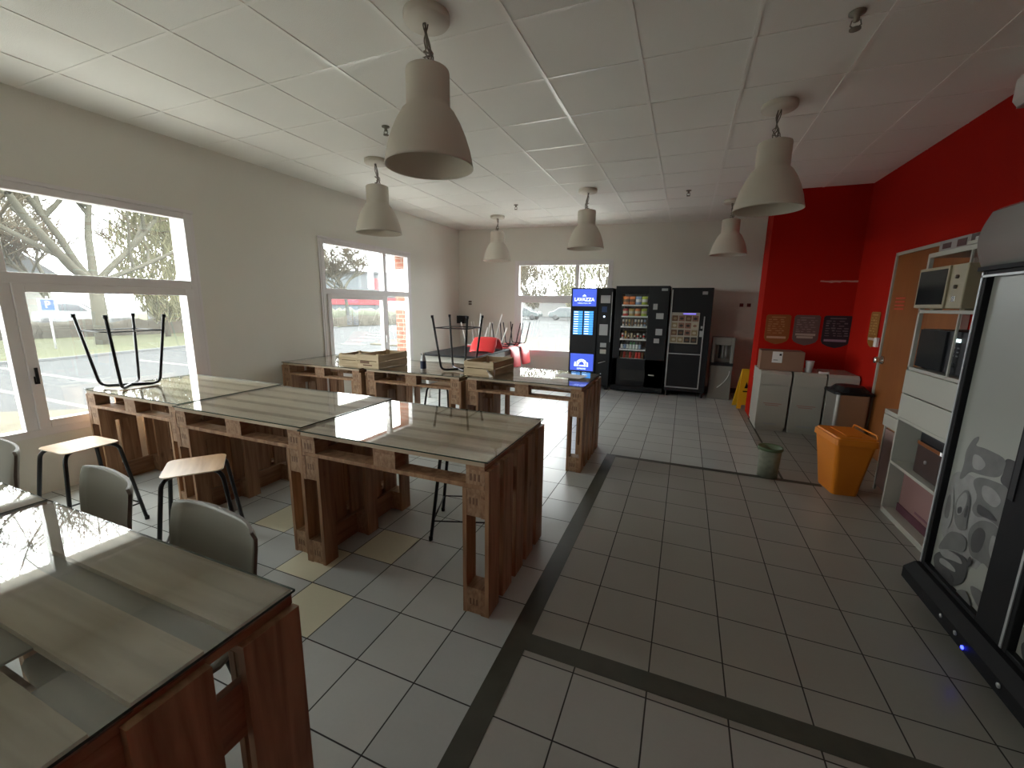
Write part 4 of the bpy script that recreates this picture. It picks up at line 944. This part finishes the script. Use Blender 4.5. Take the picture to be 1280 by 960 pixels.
for q in (0, 1):
    off = -.63*q
    dr = empty('fridge_door', (0, 0, 0), parent=fg); bpy.data.objects.remove(dr)
    y0, y1 = .195+off, .665+off
    mb = MB(); mb.box(-.03, .03, y1-.035, y1, .215, 1.74); mb.box(-.03, .03, y0-.155, y0, .215, 1.74); mb.box(-.03, .03, y0, y1-.035, .215, .235); mb.box(-.03, .03, y0, y1-.035, 1.72, 1.74); mb.box(.0, .03, y0, y1-.035, .235, 1.72)
    dr = mb.build('fridge_door', blk, fg, bevel=.003)
    mb = MB(); mb.box(-.034, -.028, y1-.012, y1, .22, 1.735); mb.box(-.034, -.028, y0, y1, 1.712, 1.722); mb.build('chrome_edge', M['silver'], dr)
    mb = MB(); MZ = Matrix(((0, 0, -1, 0), (1, 0, 0, 0), (0, 1, 0, 0), (0, 0, 0, 1)))     # (y, z, out) -> world, out = -x
    mb.box(-.004, 0.001, y0+.002, y1-.037, .235, 1.72, 0)
    for k, (pl, mi) in enumerate(polys):
        pl = [(min(max(a*1.0126-2.08+off, y0+.004), y1-.04), 1.5547+(b_-1.5547)*1.0126) for a, b_ in pl]
        area = sum(pl[i][0]*pl[(i+1) % len(pl)][1]-pl[(i+1) % len(pl)][0]*pl[i][1] for i in range(len(pl)))
        if area < 0: pl = pl[::-1]
        # round the outline
        sm_ = [Vector(p) for p in pl]
        for it in range(2): sm_ = [q for i in range(len(sm_)) for q in (sm_[i]*.78 + sm_[(i+1) % len(sm_)]*.22, sm_[i]*.22 + sm_[(i+1) % len(sm_)]*.78)]
        sm_ = [tuple(p) for p in sm_]
        mb.prism(sm_, .0042+.0003*k, .0046+.0003*k, mi, MZ)
    mb.build('door_picture', pic, dr)
    mb = MB(); mb.box(-.036, -.03, y0-.05, y0-.02, .80, 1.25); mb.build('door_grip', M['blackp'], dr)
mb = MB(); mb.lathe([(0, 0), (.008, 0), (.008, .004), (0, .004)], seg=12, M=Matrix.Translation((-.088, .12, .12)) @ Matrix.Rotation(R(-90), 4, 'Y')); mb.build('status_light', M['led'], fg)
for y_ in (.30, .185, -.10):
    mb = MB(); mb.lathe([(0, 0), (.010, 0), (.010, .004), (0, .004)], seg=12, M=Matrix.Translation((-.086, y_, .14)) @ Matrix.Rotation(R(-90), 4, 'Y')); mb.build('screw_cap', M['silver'], fg)

ac = empty('air_conditioner', (1.93, 3.50, 2.81)); tag(ac, 'white air conditioning unit high on the red wall at the right edge', 'air conditioner')
mb = MB(); mb.prism([(.10, 0), (-.10, .01), (-.13, .05), (-.13, .17), (-.10, .22), (.10, .22)], -.42, .42, 0, MY); mb.build('unit_case', M['whitem'], ac, bevel=.008)
mb = MB(); mb.box(-.12, -.06, -.38, .38, -.004, .006); mb.build('air_flap', M['silver'], ac)

# ------------------------------------------------------------------ outside
GZ = -.15
mb = MB(); mb.box(-130, 60, -60, 170, GZ-.3, GZ-.02); tag(mb.build('ground', M['asphalt']), kind='structure')
mb = MB(); mb.prism([(-60, -20), (-17.2, 0), (-16.4, 5.8), (-17.5, 12), (-22, 22), (-26, 31), (-60, 60)], GZ-.1, GZ+.02); tag(mb.build('grass_verge', M['grass']), kind='structure')
mb = MB(); mb.prism([(-10.6, -6), (-7.2, -6), (-7.2, 3.75), (-8.0, 3.6), (-9.4, 2.6), (-10.6, 0)], GZ-.1, GZ+.03); tag(mb.build('grass_foreground', M['dry']), kind='structure')
mb = MB(); mb.box(-7.2, -4.9, -8, 13.3, GZ-.1, GZ+.035); mb.box(-4.9, 4, 8.8, 13.3, GZ-.1, GZ+.035); mb.box(-4.9, 4, -8, -3.9, GZ-.1, GZ+.035); tag(mb.build('bounce_terrace', M['bounce']), kind='structure')  # unseen pale slab, added to bounce skylight up onto the ceiling
mb = MB(); mb.prism([(-12, 13.8), (3, 13.5), (6, 20), (-6, 20.5), (-13, 19)], GZ-.1, GZ+.03); tag(mb.build('dry_verge', M['dry']), kind='structure')
mb = MB(); mb.prism([(-17.2, 0), (-17.0, 0), (-16.2, 5.8), (-17.3, 12), (-21.8, 22), (-22, 22), (-17.5, 12), (-16.4, 5.8)], GZ-.02, GZ+.05); tag(mb.build('kerb', M['concrete']), kind='structure')
mb = MB()
for k in range(9):
    t = k/8; x = -12.6 - 7*t; y = 13.5 + 12*t; d_ = .55; mb.box(x-d_, x+d_, y-.17, y+.17, GZ-.02, GZ+.004, M=None)
mb.box(-15.6, -11.2, 4.6, 4.72, GZ-.02, GZ-.012); mb.box(-14.4, -9.5, 6.9, 7.02, GZ-.02, GZ-.012); mb.box(-12.5, -7.6, 3.4, 3.5, GZ-.02, GZ-.012)
tag(mb.build('road_markings', M['line']), kind='structure')

def bare_tree(seed, H=9.0, r=.22, levels=5, limbs=None, spread=.55, twigr=.011, kids=3):
    """one bare tree: tapering trunk, forking limbs, fine twigs"""
    rn = random.Random(seed); mb = MB()
    def grow(p, d_, L, r_, lev):
        pts = [p]; q = p.copy(); dd = d_.copy(); n = 4 if lev < 3 else 3
        for i in range(n):
            dd = (dd + Vector((rn.uniform(-1, 1), rn.uniform(-1, 1), rn.uniform(-.4, .8)))*.16).normalized(); q = q + dd*L/n; pts.append(q.copy())
        mb.tube(pts, r_, 8 if lev < 2 else (5 if lev < 4 else 3), 0 if lev < 3 else 1, r2=max(r_*.55, twigr), cap=False)
        if lev >= levels: return
        for k in range(kids if lev < 4 else 4):
            t = 1.0 if k == 0 else rn.uniform(.35, .95); i = min(int(t*n), n-1); base = pts[i].lerp(pts[i+1], t*n-i)
            a = rn.uniform(0, 6.28); side = Vector((math.cos(a), math.sin(a), rn.uniform(-.1, .5))).normalized()
            nd = (dd*(1-spread) + side*spread*rn.uniform(.8, 1.3)).normalized()
            grow(base, nd, L*rn.uniform(.62, .82), max(r_*.58, twigr), lev+1)
    if limbs is None: grow(Vector((0, 0, -.2)), Vector((0, 0, 1)), H*.34, r, 0)
    else:
        mb.tube([(0, 0, -.2), (.05, 0, 1.2), (0, .02, 2.4)], r, 10, 0, r2=r*.85)
        for (d_, L, rr) in limbs: grow(Vector((0, 0, 2.2)), Vector(d_).normalized(), L, rr, 1)
    return mb
GT = 'bare trees outside'
tm = [M['bark'], M['twig']]
t0 = bare_tree(5, limbs=[((.30, -.85, .55), 3.6, .17), ((.1, -.45, .9), 3.4, .14), ((-.2, .15, 1), 3.4, .15), ((.2, .6, .7), 3.4, .12), ((-.1, .9, .6), 3.6, .10)], r=.24, levels=6, kids=3, twigr=.009)
o = t0.build('bare_tree', tm, loc=(-20.2, 8.75, GZ)); tag(o, 'thick-trunked bare tree filling the left window', 'tree', GT)
big = bare_tree(11, H=10, r=.20, levels=6, kids=4, twigr=.014).build('bare_tree', tm, loc=(-27.5, 15.5, GZ)); tag(big, 'bare tree with fine twigs seen at the right of the left window', 'tree', GT)
for i, (x, y, s, rz, lab) in enumerate([(-25.4, 26.8, .9, 1.2, 'bare tree at the upper left of the far left window'), (-38, 14, 1.0, 2.5, 'bare tree standing behind the hedge in the left window'), (-24, 4, 1.0, 4.0, 'bare tree at the left edge of the left window'),
      (-26, 70, 1.3, 1.9, 'bare tree half hidden at the left of the back window')]):
    o = big.copy(); col.objects.link(o); o.location = (x, y, GZ); o.scale = (s, s, s); o.rotation_euler.z = rz; tag(o, lab, 'tree', GT)

def bush(name, poly_len, h, w_, m, seed, dens=40):
    rn = random.Random(seed); mb = MB(); n = int(poly_len/.35); seg = 8; vv = []
    for i in range(n+1):
        for k in range(seg):
            a = math.pi*k/(seg-1); rr = rn.uniform(.75, 1.15); vv.append((i*poly_len/n, math.cos(a)*w_/2*rr, max(0, math.sin(a)*h*rr)))
    mb.add(vv, [(i*seg+k, i*seg+k+1, (i+1)*seg+k+1, (i+1)*seg+k) for i in range(n) for k in range(seg-1)], 0, True)
    for i in range(int(poly_len*dens)):
        x = rn.uniform(0, poly_len); y = rn.uniform(-w_/2, w_/2); z = rn.uniform(.3, .9)*h
        mb.tube([(x, y, z*.5), (x+rn.uniform(-.2, .2), y+rn.uniform(-.2, .2), z+rn.uniform(.1, .35))], .012, 3, 0, r2=.004, cap=False)
    return mb.build(name, m)
h1 = bush('bare_hedge', 34, .72, 1.2, M['hedge'], 3, 14); h1.location = (-27.5, -3, GZ); h1.rotation_euler.z = R(80); tag(h1, 'low brown bare hedge in front of the parked cars outside the left window', 'hedge', kind='stuff')
h2 = bush('green_hedge', 16, 1.1, 1.0, mat('hedge_olive', (.06, .065, .045), .95, noise=(7, .4)), 5, 14); h2.location = (-31.5, 26.5, GZ); h2.rotation_euler.z = R(68); tag(h2, 'olive hedge along the fence across the road in the far left window', 'hedge', kind='stuff')

# hazy yellowish tree belt behind the car park, each crown a thing
def crown(seed):
    rn = random.Random(seed); mb = MB(); mb.tube([(0, 0, 0), (0, .1, 3)], .2, 6, 0, r2=.12)
    for i in range(900):
        a = rn.uniform(0, 6.28); r_ = 2.6*math.sqrt(rn.random()); z = rn.uniform(1.0, 9.5); r_ *= math.sin(math.pi*min(1, (z-.2)/10.5))
        p = Vector((r_*math.cos(a), r_*math.sin(a), z)); q = p + Vector((rn.uniform(-.5, .5), rn.uniform(-.5, .5), rn.uniform(.3, 1.3)))
        mb.tube([p, q], .05, 3, 1, r2=.02, cap=False)
    return mb
cr0 = crown(2).build('leafy_tree', [M['bark'], mat('budding_twigs', (.075, .072, .034), .95)])
for i, (x, y, s, lab) in enumerate([(-13.6, 54, 1.15, 'yellow-green budding tree in the middle of the back window'), (-11.4, 70, 1.5, 'second yellow-green budding tree in the back window, further right'), (-22.2, 12.0, .62, 'yellowish budding tree at the right edge of the left window'), (-24.8, 13.4, .7, 'second yellowish budding tree in the left window, further back')]):
    o = cr0 if i == 0 else cr0.copy()
    if i: col.objects.link(o)
    o.location = (x, y, GZ); o.scale = (s, s, s); o.rotation_euler.z = i*1.3; tag(o, lab, 'tree', 'budding trees outside')
sp0 = crown(6).build('slender_tree', [M['bark'], M['twig']])
for i, (x, y, s, lab) in enumerate([(-19.5, 55, 1.2, 'leftmost slender bare tree seen through the back window'), (-16.3, 61, 1.3, 'slender bare tree left of the yellow-green one in the back window'), (-8.6, 56, 1.25, 'slender bare tree above the coffee machine in the back window'), (-2.6, 57, 1.2, 'slender bare tree right of the window mullion in the back window'), (-6.4, 68, 1.5, 'tall slender bare tree further back in the right pane of the back window')]):
    o = sp0 if i == 0 else sp0.copy()
    if i: col.objects.link(o)
    o.location = (x, y, GZ); o.scale = (s, s, s); o.rotation_euler.z = i*2.1; tag(o, lab, 'tree', 'slender bare trees beyond the car park')

# parking sign
ps = empty('parking_sign', (-19.6, 7.2, GZ), R(65)); ps.scale = (.8, 1, 1); tag(ps, 'blue parking sign on a post in the grass outside the left window', 'sign')
mb = MB(); mb.tube([(0, 0, 0), (0, 0, 1.75)], .035, 8); mb.build('sign_post', M['silver'], ps)
mb = MB(); mb.box(-.28, .28, -.05, -.03, 1.14, 1.68); mb.build('sign_plate', mat('sign_white', (.2, .21, .22), .5), ps)
mb = MB(); mb.box(-.19, .19, -.056, -.05, 1.30, 1.65); mb.build('blue_panel', M['psign'], ps)
text_mesh('sign_letter', 'P', .32, mat('sign_letter_white', (.2, .21, .22), .5), ps, (0, -.06, 1.475), (R(90), 0, 0), bold=.008)

# cars
def make_car(paint):
    root = empty('parked_car')
    MYc = Matrix(((1, 0, 0, 0), (0, 0, 1, 0), (0, 1, 0, 0), (0, 0, 0, 1)))
    body = [(-2.05, .35), (-2.12, .62), (-2.0, .95), (-1.55, 1.02), (-.95, 1.42), (-.3, 1.50), (.5, 1.44), (1.15, 1.02), (1.9, .88), (2.1, .65), (2.08, .35)]
    mb = MB(); mb.prism(body, -.82, .82, 0, MYc); mb.build('car_body', paint, root, bevel=.08)
    mb = MB(); mb.prism([(-1.35, 1.02), (-.9, 1.36), (-.3, 1.42), (.42, 1.37), (.95, 1.02)], -.828, .828, 0, MYc); mb.build('side_windows', M['carg'], root)
    mb = MB(); mb.prism([(.56, 1.40), (1.12, 1.035), (1.17, 1.05), (.60, 1.43)], -.68, .68, 0, MYc); mb.build('windscreen', M['carg'], root)
    mb = MB(); mb.prism([(-1.52, 1.05), (-1.0, 1.39), (-1.03, 1.42), (-1.58, 1.06)], -.66, .66, 0, MYc); mb.build('rear_window', M['carg'], root)
    for x in (-1.3, 1.32):
        for y in (-.76, .76):
            mb = MB(); mb.lathe([(0, -.1), (.20, -.1), (.32, -.09), (.33, 0), (.32, .09), (.20, .1), (0, .1)], seg=20, M=Matrix.Translation((x, y, .33)) @ Matrix.Rotation(R(90), 4, 'X')); mb.build('car_wheel', M['blackp'], root)
    return root
cw = make_car(M['carw']); cg = make_car(M['card2'])
for i, (src, x, y, rz, lab) in enumerate([(cw, -31.5, 13.0, R(25), 'white car behind the hedge, right of the parking sign'), (cw, -31.0, 18.2, R(30), 'white car behind the hedge, right of the tree trunk'), (cw, -32.5, 23.0, R(30), 'white car furthest right behind the hedge in the left window'),
      (cg, -17.6, 46.5, R(0), 'dark car at the left of the back window'), (cg, -12.6, 47.5, R(10), 'second dark car in the car park beyond the back window'), (cw, -9.4, 44, R(80), 'pale van-like car left of the coffee machine in the back window'), (cw, -4, 46, R(20), 'pale car hidden at the right of the back window')]):
    o = src if i in (0, 3) else copy_tree(src); o.location = (x, y, GZ); o.rotation_euler.z = rz; tag(o, lab, 'car', 'cars parked outside')

# buildings
ho = empty('house', (-46, 12, GZ), R(20)); tag(ho, 'pale house with a grey roof at the far left beyond the hedge', 'building')
mb = MB(); mb.box(-4, 4, -4, 3, 0, 3.3); mb.build('house_walls', mat('house_render', (.14, .138, .125), .9), ho)
mb = MB(); mb.prism([(-4.6, 3.2), (3.6, 3.2), (-.5, 5.8)], -4.5, 4.5, 0, Matrix(((0, 0, 1, 0), (1, 0, 0, 0), (0, 1, 0, 0), (0, 0, 0, 1)))); mb.build('house_roof', M['concrete'], ho)
mb = MB(); mb.box(4.0, 4.03, -1, .2, 1.1, 2.4); mb.build('house_window', M['carg'], ho)
wh = empty('warehouse', (-45, 48, GZ), R(40)); tag(wh, 'long pale metal building across the road in the far left window', 'building')
mb = MB(); mb.box(-16, 14, 0, 12, 0, 5.8); mb.build('building_walls', M['cladding'], wh)
mb = MB(); mb.box(-16.1, 14.1, -.15, 0, 1.35, 2.35); mb.build('red_fascia', M['redband'], wh)
mb = MB(); mb.box(-16.2, 14.2, -.3, 12.2, 5.8, 6.1); mb.build('building_roof', M['concrete'], wh)
for x in (-9, -2, 6):
    mb = MB(); mb.box(x, x+1.6, -.05, 0, 2.8, 3.9); mb.build('building_window', M['carg'], wh)
sg = empty('roadside_sign', (-31.8, 38.6, GZ), R(40)); tag(sg, 'small red square sign in front of the pale building', 'sign')
mb = MB(); mb.tube([(0, 0, 0), (0, 0, 3.2)], .05, 8); mb.build('sign_post', M['concrete'], sg)
mb = MB(); mb.box(-.6, .6, -.06, 0, 3.1, 4.3); mb.build('sign_plate', M['redband'], sg)
lpst = empty('street_lamp', (-29.9, 37.0, GZ)); tag(lpst, 'thin street lamp before the pale building', 'street lamp')
mb = MB(); mb.tube([(0, 0, 0), (0, 0, 6.5)], .06, 8, r2=.04); mb.build('lamp_pole', M['concrete'], lpst); mb = MB(); mb.box(-.1, .6, -.08, .08, 6.5, 6.6); mb.build('lamp_head', M['concrete'], lpst)
bw = empty('white_wall_building', (-11, 60, GZ)); tag(bw, 'low white building strip beyond the car park in the back window', 'building')
mb = MB(); mb.box(-12, 8, 0, 5, 0, 2.3); mb.build('building_walls', mat('white_facade', (.12, .12, .117), .8), bw); mb = MB(); mb.box(-12.2, 8.2, -.2, 5.2, 2.3, 2.5); mb.build('building_roof', M['concrete'], bw)
